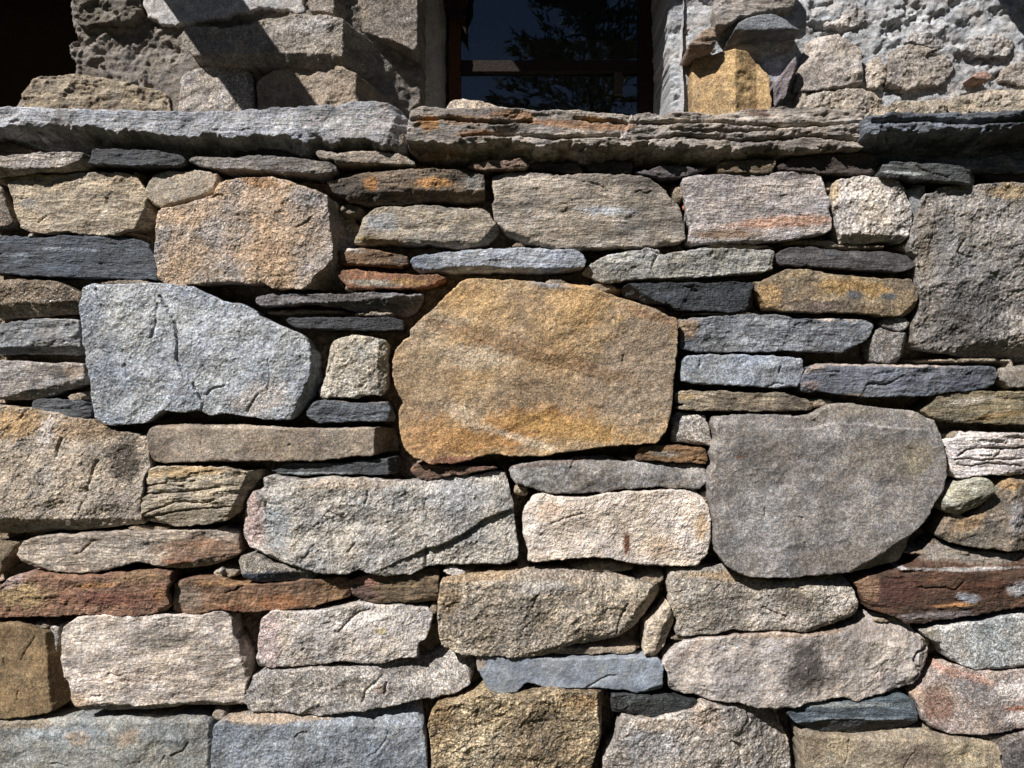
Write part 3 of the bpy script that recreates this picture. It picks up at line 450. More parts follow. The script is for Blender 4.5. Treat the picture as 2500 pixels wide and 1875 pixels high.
S('small lens stone with a brown top and dark blue lower half', 'b3', '-60,60 -30,20 30,12 120,40 200,90 320,100 450,125 562,155 562,190 450,217 330,242 150,237 0,242 -30,200', 'smo', '#8a8476', '#736c60', h=.020, blobs=[(250,195,380,52,0,'#4a5c70',1.0)], facets=[(200,150,88,.6)])  # blue lower blob paints the shadow over the stone's lower half
S('large rough tan block with a chamfered lower right corner', 'c3', '-418,480 -413,400 -396,230 -376,200 -296,180 -96,165 100,150 300,130 500,130 700,150 950,160 1150,230 1230,245 1352,260 1342,320 1270,442 1150,532 1080,622 960,682 800,702 620,717 520,762 400,792 250,810 50,797 -150,802 -300,762 -392,712 -412,600', 'gra', '#a99c84', '#8b8170', h=.022, lump=1.5, blobs=[(-100,180,400,40,-5,'#a3875d',.7),(600,160,500,40,0,'#9d9080',.7),(-330,350,90,160,0,'#8f7650',.6),(400,270,260,60,0,'#a8a7a2',.5),(300,400,200,90,0,'#7e7768',.5)], facets=[(1030,560,35,1.0),(1270,300,20,1.0),(200,240,-88,.7)], cracks=[('1050,400 1000,500 975,620',.003,.007),('350,330 320,410',.003,.006)], auto=2)
S('buff grey block with a pale knob at its lower right', 'd3', '-526,180 -506,140 -396,130 -196,120 -60,112 0,145 100,190 300,215 500,200 700,180 842,175 892,230 922,330 957,420 942,470 850,532 700,562 620,602 520,612 400,602 250,592 150,602 0,602 -46,602 -196,642 -296,642 -456,657 -478,600 -456,540 -486,480 -513,400 -528,280', 'gra', '#a9a08e', '#8d8577', h=.018, lump=1.3, blobs=[(0,190,500,34,3,'#a0875f',.7),(800,360,130,110,20,'#bdb5a8',.8),(450,360,200,70,20,'#706659',.7),(350,480,180,60,20,'#b8aea0',.6)], facets=[(100,230,-85,.7),(600,560,70,.8)], cracks=[('200,420 270,450 370,490',.003,.006)])
S('upright splinter stone wedged between the rough tan block and the buff grey block', 'c3', '1180,792 1187,640 1200,560 1280,480 1340,420 1360,390 1387,440 1427,540 1382,640 1352,720 1292,802 1250,817', 'sch', '#b8aa92', '#968a76', h=.020, ang=60, facets=[(1330,560,20,.8)])

# lower courses
S('smooth dark ochre stone at the lower left edge', 'a3', '-180,545 0,545 100,540 200,560 300,590 370,620 395,660 430,750 470,860 500,980 520,1060 500,1150 440,1212 350,1242 200,1267 0,1287 -180,1292', 'smo', '#93794e', '#7d6744', h=.016, facets=[(350,700,-5,1.4),(440,1050,10,1.4)], lump=.8, cracks=[('35,810 50,890',.0015,.004),('150,1060 140,1130',.0015,.004)])
S('narrow grey splinter pointing down between two lower left blocks', 'a3', '380,565 460,550 452,700 432,792 402,702', 'smo', '#98938a', h=-.002)
S('big creamy white block with grey clouding at the lower left', 'a3', '465,642 480,570 600,492 750,480 900,480 1100,480 1280,478 1400,492 1550,492 1650,462 1720,460 1775,530 1790,640 1835,700 1870,800 1900,900 1902,980 1872,1100 1874,1192 1750,1202 1550,1202 1400,1192 1250,1212 1000,1227 800,1222 650,1242 580,1222 560,1120 530,1020 490,950 468,800', 'sch', '#c4b8a8', '#a79d90', h=.024, lay=.55, lump=1.2, spk=.55, blobs=[(1150,650,330,90,0,'#968e82',.75),(1650,850,180,160,0,'#94897a',.6),(600,1150,90,90,0,'#b5956a',.6),(1000,960,500,60,0,'#cbb9a6',.5),(900,1200,350,30,0,'#6f6f6a',.7)], facets=[(1840,800,-10,1.4),(1100,1160,90,1.0)], auto=2, back=.09)
S('pale stone with a pinkish left end below the brown red stones', 'b3', '68,872 90,760 100,650 110,520 200,442 400,452 600,440 750,410 850,380 1000,397 1200,402 1400,432 1442,480 1422,580 1392,672 1332,692 1322,762 1322,812 1150,822 1050,862 850,857 760,832 640,852 600,867 400,877 200,887 90,897', 'gra', '#bcb4a8', '#a19b92', h=.016, lump=1.0, spk=.6, blobs=[(180,650,110,260,0,'#b9a6a0',.8),(1000,530,350,80,0,'#c6c0b5',.6),(1040,600,60,30,0,'#b5a264',.6),(420,690,60,60,0,'#989896',.5)], cracks=[('440,690 450,740 430,755',.002,.005),('690,550 695,610',.002,.005)])
S('long grey beige stone rising to the right with a folded surface', 'b3', '-2,990 80,950 200,885 230,912 400,902 500,892 600,882 800,892 1000,872 1200,852 1400,842 1500,802 1620,755 1700,790 1752,850 1762,930 1722,1042 1600,1102 1450,1132 1300,1142 1100,1192 900,1222 750,1242 530,1267 400,1252 300,1237 30,1242 0,1202 -30,1150 -40,1080', 'smo', '#9f9a90', '#86827b', h=.018, lump=1.9, ang=14, blobs=[(1250,900,260,50,-14,'#77736d',.7),(550,1030,200,40,5,'#afa598',.6),(1040,1050,60,40,0,'#8d7866',.6)], facets=[(1700,900,-10,1.0),(700,920,-80,.6)], cracks=[('1080,1010 1070,1080',.003,.007),('900,1150 930,1060 1050,960',.003,.004)])
S('smooth pale blue grey bar with a notch in its lower edge', 'c3', '-111,920 -117,812 0,805 200,805 300,812 500,822 700,818 900,815 1100,812 1290,817 1322,840 1337,900 1327,1000 1327,1090 1200,1097 1050,1072 850,1052 700,1047 500,1042 400,1037 330,1012 275,997 240,1042 200,1072 60,1102 0,1097 -52,1020 -92,930', 'smo', '#8d96a2', '#7d8591', h=.020, lump=.7, lw=.6, er=.6, auto=1, spk=.6, blobs=[(-90,860,60,60,0,'#a69a88',.8)])
S('large pale grey stone with a dark cloudy patch and a cracked right end', 'd3', '-571,870 -551,820 -476,760 -396,700 -296,662 -146,662 0,642 200,625 300,610 500,630 700,630 850,602 1000,572 1050,500 1200,510 1280,520 1330,560 1390,580 1442,650 1582,730 1587,800 1552,882 1502,972 1370,1042 1250,1082 1100,1112 930,1147 820,1117 700,1142 560,1152 450,1192 350,1202 150,1202 0,1162 -146,1152 -196,1142 -346,1102 -486,1102 -516,1042 -526,950', 'gra', '#ada59b', '#958e86', h=.024, lump=1.0, lw=1.4, spk=.7, blobs=[(520,900,170,240,15,'#645e59',.9),(50,950,200,150,0,'#827f7d',.5),(1150,780,200,120,0,'#b3ab9a',.5),(400,630,500,30,-3,'#a58c6f',.6),(-300,720,260,40,-35,'#b3a08d',.5),(1100,600,200,60,0,'#9b9086',.6)], facets=[(1000,690,-80,.5),(1430,830,10,.7),(1300,1000,60,.6)], cracks=[('1530,765 1420,785 1390,850 1440,930 1400,1000',.003,.009),('1390,600 1450,680 1530,765',.003,.006)], auto=2, er=1.2, back=.09)
S('smooth pale blue grey stone at the right edge below the rusty stone', 'd3', '1430,605 1550,572 1700,547 1900,532 2100,492 2420,470 2420,880 2200,892 2050,912 1850,912 1750,872 1650,832 1590,750 1560,702 1470,662', 'smo', '#a4a5a1', '#919491', h=.016, ang=-12, lump=1.0, blobs=[(1500,620,80,50,0,'#958c78',.7)], er=1.6)
S('pink and grey clouded stone at the lower right edge', 'd3', '1378,1120 1450,1042 1550,950 1640,862 1750,874 1850,914 2050,919 2420,882 2420,1360 2200,1372 2000,1397 1800,1402 1600,1392 1500,1352 1430,1292 1418,1200', 'smo', '#a39487', '#89807a', h=.018, lw=1.6, blobs=[(1550,1180,130,170,-20,'#93725f',.8),(1750,950,260,40,15,'#b58d78',.75),(2150,1050,180,90,0,'#cfc6bd',.75),(1850,1080,220,100,20,'#85807c',.7),(2180,1210,130,24,5,'#a8694a',.8),(2190,1270,120,60,0,'#cdc4ba',.8),(1420,1100,50,60,0,'#a98f74',.7)])
S('blue grey slate with a smooth hollow top and a dark ragged lower half', 'd3', '388,1240 450,1180 520,1152 700,1152 850,1142 1000,1147 1200,1115 1310,1110 1380,1150 1387,1240 1392,1310 1342,1362 1250,1402 1100,1412 900,1417 750,1412 600,1392 500,1342 430,1292', 'sla', '#5b6c78', '#4c5a66', h=.018, lump=.6, lay=.5, blobs=[(800,1170,450,22,0,'#8a8f8d',.75),(900,1350,480,60,0,'#4a4c4f',.85),(900,1275,460,10,0,'#8e9aa3',.7)], facets=[(900,1290,88,.7)], steps=[('1380,1300 1000,1285 800,1275 600,1300 470,1320',-.006,.03)])  # dark lower blob paints shade onto the down-facing facet
S('small almost black flaked slate with pointed right end', 'c3', '915,1150 920,1080 1100,1087 1200,1100 1400,1107 1570,1130 1602,1160 1570,1192 1450,1227 1350,1232 1280,1262 1180,1277 1050,1252 940,1242', 'sla', '#484c4d', '#363a3b', h=.012, ang=10, lump=2.4, lay=1.5)

# bottom row
S('green grey flat faced block at the lower left corner', 'a3', '-180,1312 30,1305 300,1287 500,1285 700,1290 1000,1285 1200,1300 1450,1285 1560,1310 1612,1350 1622,1420 1642,1500 1637,1850 -180,1850', 'smo', '#95978f', '#80827c', h=.022, lump=1.5, blobs=[(500,1400,350,70,0,'#8a94a0',.5),(150,1330,300,40,0,'#94856a',.7),(1000,1420,120,60,-30,'#a5937a',.6),(600,1430,120,60,0,'#9d8b70',.6),(1250,1380,200,90,0,'#8f959a',.5)], facets=[(600,1320,-90,.9),(1590,1500,0,1.2)], spk=.7)
S('blue grey granite block with a tan top edge at the bottom', 'b3', '-270,1360 -200,1300 0,1255 150,1250 500,1272 700,1252 900,1232 1150,1192 1250,1160 1330,1190 1352,1260 1372,1400 1392,1550 1400,1850 -270,1850', 'gra', '#888f97', '#747b84', h=.024, lump=.8, er=.8, spk=1.0, blobs=[(100,1290,420,44,0,'#a08d73',.95),(500,1285,250,20,0,'#a08d73',.8)], facets=[(300,1325,-88,.9)], auto=1)
S('square ochre stone with a coarse speckled crust at the bottom', 'b3', '1403,1330 1420,1260 1470,1182 1550,1152 1700,1120 1850,1060 1950,1100 2100,1100 2200,1080 2350,1040 2500,1060 2700,1077 2782,1080 2772,1150 2752,1250 2742,1450 2682,1600 2662,1850 1430,1850 1425,1500', 'gra', '#a8946c', '#7c6a4c', h=.030, lump=1.6, spk=1.25, blobs=[(1500,1250,120,110,0,'#a88a55',.6),(2250,1400,260,220,0,'#6f614b',.5),(2600,1150,160,60,0,'#a68450',.6),(1800,1500,250,200,0,'#b0a488',.4)], facets=[(2720,1300,0,2.0)], auto=1, back=.09)
S('large pale mottled stone with a rugged ridge on its right at the bottom', 'c3', '868,1602 900,1540 960,1450 980,1352 1010,1260 1100,1282 1250,1282 1400,1242 1550,1212 1620,1150 1750,1170 1850,1202 2000,1212 2150,1242 2262,1252 2302,1400 2382,1560 2382,1850 850,1850', 'gra', '#ada598', '#8f8a82', h=.026, lump=1.3, blobs=[(1250,1450,260,130,20,'#8c8d8e',.5),(1650,1260,150,120,0,'#b09a80',.6),(2100,1320,200,130,0,'#7c7a76',.6),(1300,1320,260,50,0,'#b0a084',.5),(1990,1560,90,80,0,'#beb4a2',.7)], facets=[(1850,1350,-15,.5)], steps=[('1750,1230 1790,1340 1850,1440 1940,1500 1950,1800',.010,.04)], cracks=[('2000,1220 2010,1320',.002,.007),('2230,1300 2290,1440 2370,1540',.003,.008)], auto=1, back=.09)
S('flat brown beige stone at the bottom right', 'd3', '488,1422 500,1385 560,1380 700,1420 900,1422 1200,1402 1300,1382 1450,1382 1600,1412 1850,1442 2000,1472 2030,1502 2032,1850 540,1850 520,1602', 'smo', '#9c8f76', '#877a64', h=.022, lump=1.5, blobs=[(1400,1560,200,110,0,'#77695a',.6),(800,1500,120,100,0,'#a59570',.5),(1750,1550,180,110,0,'#a89c78',.5)], facets=[(1200,1450,-88,.7)], cracks=[('870,1430 865,1500 840,1620',.0015,.004)])
S('dark grey brown stone in the lower right corner', 'd3', '2037,1502 2100,1462 2230,1402 2420,1380 2420,1850 2037,1850', 'smo', '#6f6965', '#5b5653', h=.020, lump=1.4)
S('flat grey tan stone showing its top above the lower right stone', 'd3', '1700,1405 2000,1402 2420,1370 2420,1392 2200,1395 2080,1460 2020,1490 1850,1430', 'smo', '#8b8172', h=.004)

# ---- mortar: one rough recessed sheet behind and between the stones, with the wall's core behind it
def mortar():
    g = 0.0028
    x0, x1, z0, z1 = -1.62, 1.62, CZ - 0.93, CZ + 0.535
    xs = np.arange(x0, x1, g); zs = np.arange(z0, z1, g); X, Z = np.meshgrid(xs, zs); x = X.ravel(); z = Z.ravel()
    y = 0.074 + 0.022 * fbm(x * 5, z * 6, 50, 3) + 0.012 * fbm(x * 20, z * 26, 51, 4, .6)
    for (t, a, b, rx, ry, dy) in MSPOTS:
        c = pts(t, '%g,%g' % (a, b)); c = world(c, .01)[0]; k = TILES[t][2] * P
        r = np.sqrt(((x - c[0]) / (rx * k))**2 + ((z - c[1]) / (ry * k))**2) + 0.35 * fbm(x * 30, z * 30, 52, 3)
        m = sstep(1.25, 0.6, r); y = y * (1 - m) + (dy + 0.004 * fbm(x * 40, z * 40, 55, 4)) * m
    y -= 0.012 * (np.abs(perlin(x * 34, z * 38, 53)) + .6 * np.abs(perlin(x * 80, z * 85, 54)) + .35 * np.abs(perlin(x * 150, z * 150, 59)))
    pit = fbm(x * 120, z * 120, 54, 3, .7); y += 0.0025 * np.maximum(pit, 0) * 2
    y = np.clip(y, 0.002, .125)
    A, B = lin('#9c8f7e'), lin('#746a5d'); m = sstep(-.3, .4, fbm(x * 9, z * 9, 56, 5, .65))[:, None]
    col = (A * (1 - m) + B * m) * (1 + .35 * fbm(x * 60, z * 60, 57, 4, .7))[:, None]
    col = col * (1 + fbm(x * 7, z * 7, 58, 3)[:, None] * np.array([.12, .02, -.12]))
    idx = np.arange(len(x)).reshape(X.shape)
    q = np.stack([idx[:-1, :-1].ravel(), idx[:-1, 1:].ravel(), idx[1:, 1:].ravel(), idx[1:, :-1].ravel()], 1)
    me = make_mesh('mortar', np.stack([x, y, z], 1), q, None, MAT['mor'], col, (.55, .05, 1.0))
    link('mortar', me, wall)
    # core: solid body behind, down to the ground
    v = np.array([(a, b, c) for a in (-3.2, 3.2) for b in (0.13, 0.42) for c in (-.02, CZ + .53)], float)
    f = np.array([(0, 1, 3, 2), (4, 6, 7, 5), (0, 4, 5, 1), (2, 3, 7, 6), (0, 2, 6, 4), (1, 5, 7, 3)])
    me = make_mesh('core', v, f, None, MAT['mor'], np.tile(lin('#8f8575'), (8, 1)), (.5, .05, 1.0), smooth=False)
    link('core', me, wall)
MSPOTS = [('a1',1050,290,40,50,.004),('a1',1000,1110,250,30,.004),('b1',820,1150,80,40,.006),('b1',450,1330,350,25,.010),('b1',1000,1350,200,30,.008),
 ('b1',800,540,100,60,.016),('c1',1440,430,60,90,.006),('c1',500,1110,120,40,.002),('c1',850,1150,150,50,.006),('c1',210,820,60,30,.006),('c1',1400,1085,250,14,.008),
 ('c1',1900,830,320,30,.004),('c1',1800,1345,300,14,.004),('d1',900,830,300,22,.004),('d1',700,360,40,60,.008),('d1',560,800,230,30,.010),('d1',1300,830,60,40,.006),
 ('d2',1750,110,400,24,.004),('d2',620,440,150,50,.008),('d2',2100,220,40,120,.004),('d2',1680,690,60,40,.002),('d2',1560,1590,300,30,.004),('d2',1650,330,200,10,.006),
 ('a2',600,390,100,50,.010),('a2',1150,1400,200,30,.004),('c2',1650,1150,60,60,.004),('c2',1150,870,180,14,.004),('c2',230,1120,70,60,.012),
 ('c3',250,110,60,30,.002),('c3',850,110,300,50,.002),('c3',1230,190,130,60,.002),('c3',700,745,550,40,-.004),('c3',1450,650,90,30,.006),
 ('a3',1750,150,120,50,.006),('a3',1150,1245,250,26,.002),('a3',1700,1240,80,50,.002),('a3',330,560,90,40,.004),('b3',600,190,50,30,.004),('b3',1650,140,130,30,.002),
 ('b3',1450,430,40,60,.006),('d3',1450,1330,70,40,.002),('d3',1100,510,80,30,.004),('a1',150,300,200,40,.012),('a1',1000,730,60,20,.01),('a2',1100,1400,80,30,.002)]
mortar()

# ------------------------------------------------------------ coping: three slabs lying on the wall
def slab(desc, *a, **k):
    o = stone(desc, *a, **k); o['category'] = 'coping stone'; o['group'] = 'coping slabs along the top of the wall'; return o
slab('long light grey coping slab with a rounded right end on the left', 'F', '-520,240 -300,228 -120,232 0,228 60,226 130,233 250,236 380,240 480,236 560,231 700,225 770,214 830,216 865,232 882,252 884,285 872,318 840,330 800,326 720,330 640,330 540,334 430,335 330,325 220,318 100,308 0,303 -120,300 -300,305 -530,300', 'cop', '#a2a3a9', '#85868c', h=.045, name='coping_stone', lay=.30, lump=.9, er=2.0, auto=1, back=.44, facets=[(350,284,93,3.5,.03),(845,270,20,.7)], blobs=[(760,260,120,30,0,'#b2b0ac',.5)], strk=.35)
slab('long middle coping slab of flaky tan and grey layers spotted with orange lichen', 'F', '886,242 905,232 960,234 1010,236 1070,236 1150,238 1240,240 1300,243 1400,245 1480,241 1560,240 1620,232 1700,225 1790,228 1850,230 1872,245 1874,300 1868,318 1700,330 1600,340 1500,345 1400,345 1300,342 1150,340 1000,335 900,330 880,318 878,290', 'cop', '#a39a8c', '#7d756b', h=.042, name='coping_stone', lay=.85, lump=1.1, er=1.2, auto=1, back=.44, ang=-1, facets=[(1300,312,91,2.6,.03)], cracks=[('890,262 960,258 1060,268 1150,262',.003,.012),('1000,296 1100,290 1200,300 1340,292',.003,.014),('1240,258 1400,266 1550,262 1700,272 1860,262',.003,.014),('1380,300 1480,292 1600,304 1750,292 1870,300',.003,.014),('1450,280 1560,284 1680,278',.003,.010),('1370,245 1378,268',.004,.012)], steps=[('1365,245 1350,290 1375,320',.012,.05)],
     blobs=[(925,268,26,16,0,'#b0792c',.8),(1010,262,60,10,0,'#a5743c',.5),(1030,290,50,8,-5,'#a8743a',.6),(1110,250,50,10,0,'#a8743a',.6),(1230,270,110,9,4,'#a3703c',.6),(1330,272,50,9,0,'#a8743a',.6),(1290,258,40,8,0,'#b58a45',.7),(1640,240,30,12,0,'#7d5a48',.6),(950,325,50,8,0,'#a07846',.6)])
slab('dark blue black coping slab at the right end of the wall top', 'F', '1872,246 1960,240 2100,243 2212,241 2330,242 2500,236 2720,240 2730,345 2500,352 2330,352 2212,352 2130,350 2060,345 1960,338 1890,328 1876,310', 'cop', '#737a86', '#50555e', h=.075, name='coping_stone', lay=.9, lump=1.5, er=1.2, auto=1, back=.44, facets=[(2050,280,88,3.2,.03)], jag=1.5, cracks=[('1890,262 2000,258 2120,266 2250,256',.004,.014)])
t = stone('small loose tan stone lying on top of the flaky middle coping slab', 'F', '962,236 968,220 978,212 1005,213 1035,215 1070,224 1102,233 1098,240 1050,242 965,242', 'smo', '#b0a18a', '#998b76', h=.0, name='loose_stone', back=.07)
t['category'] = 'stone'

# ---- the same rubble carried on beyond the edges of the photograph, coarser, as one mass
def surround():
    rs = np.random.RandomState(21); A = []; n = 0
    def fill(xa, xb, za, zb):
        z = za
        while z < zb - .03:
            hh = min(.05 + rs.rand() * .12, zb - z); x = xa
            while x < xb - .06:
                ww = min(.12 + rs.rand() * .34, xb - x); q_ = [(x + .006, z + .005), (x + ww * .5, z + .004), (x + ww - .006, z + .005), (x + ww - .004, z + hh * .5), (x + ww - .008, z + hh - .006), (x + ww * .5, z + hh - .003), (x + .008, z + hh - .006), (x + .003, z + hh * .5)]
                q_ = [(a + (rs.rand() - .5) * .016, b + (rs.rand() - .5) * min(.016, hh * .2)) for a, b in q_]
                kd, c = [('sch', '#a99c88'), ('gra', '#a39c92'), ('smo', '#9c8b70'), ('sla', '#6a7078'), ('gra', '#b3aa9e'), ('sch', '#8f8a84'), ('smo', '#8f7654')][rs.randint(7)]
                o_ = ' '.join('%.1f,%.1f' % (1250 + a / P, 937.5 - (b - CZ) / P) for a, b in q_)
                A.append(stone('', 'S', o_, kd, c, h=.008 + rs.rand() * .02, g=.0065, raw=True)); x += ww
            z += hh
    fill(-2.5, -1.30, .0, CZ + .50); fill(1.30, 2.5, .0, CZ + .50); fill(-1.29, 1.29, .0, CZ - .905)
    off = 0; V, Q, T, K_ = [], [], [], []
    for co, q, t, c in A: V.append(co); Q.append(q + off); T.append(t + off); K_.append(c); off += len(co)
    V = np.concatenate(V); V[:, 1] += 0
    me = make_mesh('stone_courses', V, np.concatenate(Q), np.concatenate(T), MAT['smo'], np.concatenate(K_), (.9, .2, .8))
    o = link('stone_courses', me, wall); o['kind'] = 'stuff'
surround()

# small pebbles caught in the mortar
S('small white pebble in the mortar left of the rough tan block', 'b3', '1525,140 1560,110 1600,105 1650,125 1700,150 1690,172 1600,178 1540,165', 'smo', '#bcb6ac', h=.010, g=.0014, back=.05)
S('tiny pale pebble on the dark blue slate slab', 'a1', '218,740 235,724 258,732 260,750 225,752', 'smo', '#b5aa98', h=.004, g=.0012, back=.05, auto=0)
S('tiny pebble in the mortar above the orange brown stone', 'a3', '1682,130 1705,118 1728,130 1728,160 1690,165', 'smo', '#a89c8c', h=.006, g=.0012, back=.05, auto=0)
S('tiny rust red chip in the joint left of the pinkish grey block', 'c1', '1472,520 1495,505 1502,520 1495,545 1475,545', 'smo', '#a5623c', h=-.01, g=.0012, back=.05, auto=0)

# ------------------------------------------------------------ ground
def box(name, lo, hi, mat, col, parent=None, grain=(.4, .05, .6), loc=None, rot=None):
    v = np.array([(a, b, c) for a in (lo[0], hi[0]) for b in (lo[1], hi[1]) for c in (lo[2], hi[2])], float)
    f = np.array([(0, 1, 3, 2), (4, 6, 7, 5), (0, 4, 5, 1), (2, 3, 7, 6), (0, 2, 6, 4), (1, 5, 7, 3)])
    cen = v.mean(0) if loc is None else np.zeros(3)
    me = make_mesh(name, v - cen, f, None, mat, np.tile(lin(col), (8, 1)), grain, smooth=False)
    o = link(name, me, parent, tuple(cen) if loc is None else loc)
    if rot: o.rotation_euler = rot
    return o
n = 60; gx = np.sinh(np.linspace(-6, 6, n)) * 1.5; X, Y = np.meshgrid(gx, gx)
zg = np.where((np.abs(X) < 4) & (Y > -1) & (Y < 2), 0, 0.04 * fbm(X.ravel() * .8, Y.ravel() * .8, 70, 3).reshape(X.shape))
idx = np.arange(n * n).reshape(n, n)
q = np.stack([idx[:-1, :-1].ravel(), idx[:-1, 1:].ravel(), idx[1:, 1:].ravel(), idx[1:, :-1].ravel()], 1)
MAT['ground'] = stone_material('dry grassy ground', 60, (5, 5, 5), 0.95, bump=0.004, spec=.1)
go = link('ground', make_mesh('ground', np.stack([X.ravel(), Y.ravel(), zg.ravel()], 1), q, None, MAT['ground'], np.tile(lin('#3c3b29'), (n * n, 1)), (.5, .1, 1)))
go['kind'] = 'structure'

# wooded hillside added behind the camera to block low sky; mirrored in the pane
nh, mh = 90, 14; V = []
for i in range(nh):
    a_ = math.radians(-200 + 220 * i / (nh - 1))
    for j in range(mh):
        r = 34 + 26 * j / (mh - 1); V.append((r * math.cos(a_), -2 + r * math.sin(a_), 0.2 + 20.5 * (j / (mh - 1))**1.0 * (1 + .10 * math.sin(3 * a_))))
V = np.array(V); V[:, 2] += 1.2 * fbm(V[:, 0] * .35, V[:, 1] * .35, 71, 4, .7) * np.minimum(1, np.arange(len(V)) % mh / 3)
idx = np.arange(nh * mh).reshape(nh, mh); q = np.stack([idx[:-1, :-1].ravel(), idx[1:, :-1].ravel(), idx[1:, 1:].ravel(), idx[:-1, 1:].ravel()], 1)
MAT['added_hill'] = stone_material('added dark hillside', .6, (.2, .2, .2), 1.0, bump=.0, spec=.0)
hl = link('added_hill', make_mesh('added_hill', V, q, None, MAT['added_hill'], np.tile(lin('#2f3a26'), (len(V), 1)), (.6, .1, 0))); hl['kind'] = 'structure'

# ------------------------------------------------------------ the house behind
HY, WY = 0.95, 1.30       # house face, window plane
house = bpy.data.objects.new('stone_house', None); C.objects.link(house); house.location = (0, 0, 0)
house['label'] = 'old stone house with crumbling pale render and a dark window behind the wall'
house['category'] = 'house'
def Hs(desc, tile, outline, kind, c1, c2=None, **k):
    k.setdefault('g', .0034); k.setdefault('y0', HY); k.setdefault('back', .12)
    return stone(desc, tile, outline, kind, c1, c2, parent=house, **k)
corner = (1480, 200, 0, 1.45)
Hs('crumbling render left of the window', 'H', '300,-330 298,0 310,80 335,170 285,190 300,240 325,260 320,330 130,325 100,380 75,450 40,560 -300,600 -300,760 1800,760 1800,-330', 'plr', '#968f83', '#80796f', name='render', h=0, back=.5, jag=2.2, g=.0042, facets=[corner], auto=0, sheet=.08)
Hs('crumbling whitish render right of the window', 'R', '70,-500 80,0 110,700 100,1050 2900,1050 2900,-500', 'plr', '#a8aaac', '#979796', name='render', h=0, back=.5, jag=2, g=.0042, auto=0, sheet=.12, facets=[(330,100,180,.5)], blobs=[(1500,100,500,120,20,'#b5b5b5',.6),(2000,640,500,120,0,'#a99d87',.8),(1000,640,500,140,0,'#a99e8c',.7)])
Hs('rough bedded stone beside the dark opening', 'H', '100,520 95,390 150,332 330,318 500,345 720,400 745,520', 'sch', '#a39478', '#8a7c64', h=.012, lump=3.0, lay=1.5)
Hs('broad tan stone with a rounded shaded right end left of the window', 'H', '790,200 775,150 800,105 980,118 1150,85 1330,62 1430,68 1570,112 1700,155 1785,205 1772,300 1720,358 1600,322 1400,285 1100,278 900,272 840,252', 'gra', '#a39a8a', '#8f877a', h=.075, lump=1.6, facets=[(1480,200,0,1.45),(1200,235,90,.9)], back=.3, blobs=[(1350,110,170,60,0,'#a8a49d',.8)])
Hs('brown stone in shade at the top beside the window', 'H', '1320,-120 1332,45 1430,58 1560,100 1700,140 1790,180 1795,-120', 'smo', '#8d8272', '#787064', h=.045, lump=1.6, facets=[(1440,0,0,1.6)], back=.3)
Hs('orange tan block low beside the window', 'H', '1115,520 1105,345 1190,292 1300,282 1470,288 1545,322 1700,372 1722,520', 'gra', '#a8957a', '#93836d', h=.045, lump=1.4, facets=[(1540,400,0,1.5)], back=.3)
Hs('grey rendered block between the bedded stone and the orange block', 'H', '765,520 782,335 850,292 1000,282 1085,312 1098,520', 'smo', '#a29a8e', '#8b857b', h=.03, lump=2.0)
Hs('crusted stone at the top left', 'H', '306,-120 305,78 350,108 400,92 560,96 602,40 580,-120', 'plr', '#8d8678', '#7a7467', h=.035, lump=1.0)
Hs('smooth patch of old render at the top', 'H', '590,-120 622,60 700,98 790,100 980,70 1150,25 1310,58 1318,-120', 'smo', '#aaa9a6', '#9b9a97', h=.028, lump=1.0, jag=2.5)
Hs('bright ochre quoin block with two faces right of the window', 'R', '243,720 243,322 330,302 480,290 570,290 640,350 700,440 712,600 706,720', 'smo', '#b39358', '#a08355', h=.10, lump=1.4, facets=[(478,450,0,.9)], tilt=(.35,0), back=.3, seed=3.3)
Hs('dark flat slab jutting out above the ochre block', 'R', '440,240 500,135 560,92 720,82 860,150 892,172 700,185 560,202', 'sla', '#83898f', '#6a6f76', h=.09, facets=[(650,175,90,1.3)], back=.25)
Hs('small broken brown slabs at the edge of the window opening', 'R', '195,270 300,172 360,155 372,250 350,290 212,305', 'sch', '#a38c74', '#8c7a68', h=.13, back=.25, lay=2)
Hs('grey stone at the top right of the window', 'R', '362,150 350,60 400,-120 870,-120 842,30 650,72 500,102 420,162', 'sch', '#a0988d', '#878179', h=.07, back=.2, lump=2)
Hs('upright grey stone right of the ochre block', 'R', '832,540 872,370 932,222 1000,202 1100,212 1240,300 1244,420 1250,502 1050,532 850,546', 'smo', '#a89f93', '#8f887e', h=.03, jag=2, lump=2.8, facets=[(960,330,215,.6)])
Hs('beige stone in the middle of the right hand wall', 'R', '1385,500 1395,400 1420,300 1500,270 1620,285 1740,330 1790,400 1760,470 1702,522 1620,515 1500,545', 'gra', '#a39a8c', '#8d8579', h=.012, lump=2.5, jag=2.5)
Hs('long beige stone low on the right hand wall', 'R', '820,760 850,562 950,556 1200,537 1330,562 1372,642 1382,760', 'gra', '#a99e8b', '#938977', h=.02, lump=2.5, jag=2)
Hs('narrow purplish splinter right of the ochre block', 'R', '715,480 780,420 845,332 857,400 802,500 782,580 722,642', 'sch', '#958a8c', '#7d7476', h=.07, ang=60)
Hs('rough tan stones low at the far right', 'R', '1392,760 1400,622 1500,602 1650,602 1740,585 1760,760', 'gra', '#aca08a', '#968b77', h=.05, lump=2)
Hs('rough tan stone low at the right edge', 'R', '1775,760 1765,590 1900,562 1960,542 2400,530 2400,760', 'gra', '#aca089', '#958a76', h=.05, lump=2.4)
Hs('small pink stone stuck in the render at the far right', 'R', '1900,460 1930,435 1990,428 2030,455 2000,480 1930,482', 'smo', '#b08c78', h=.06, auto=0)
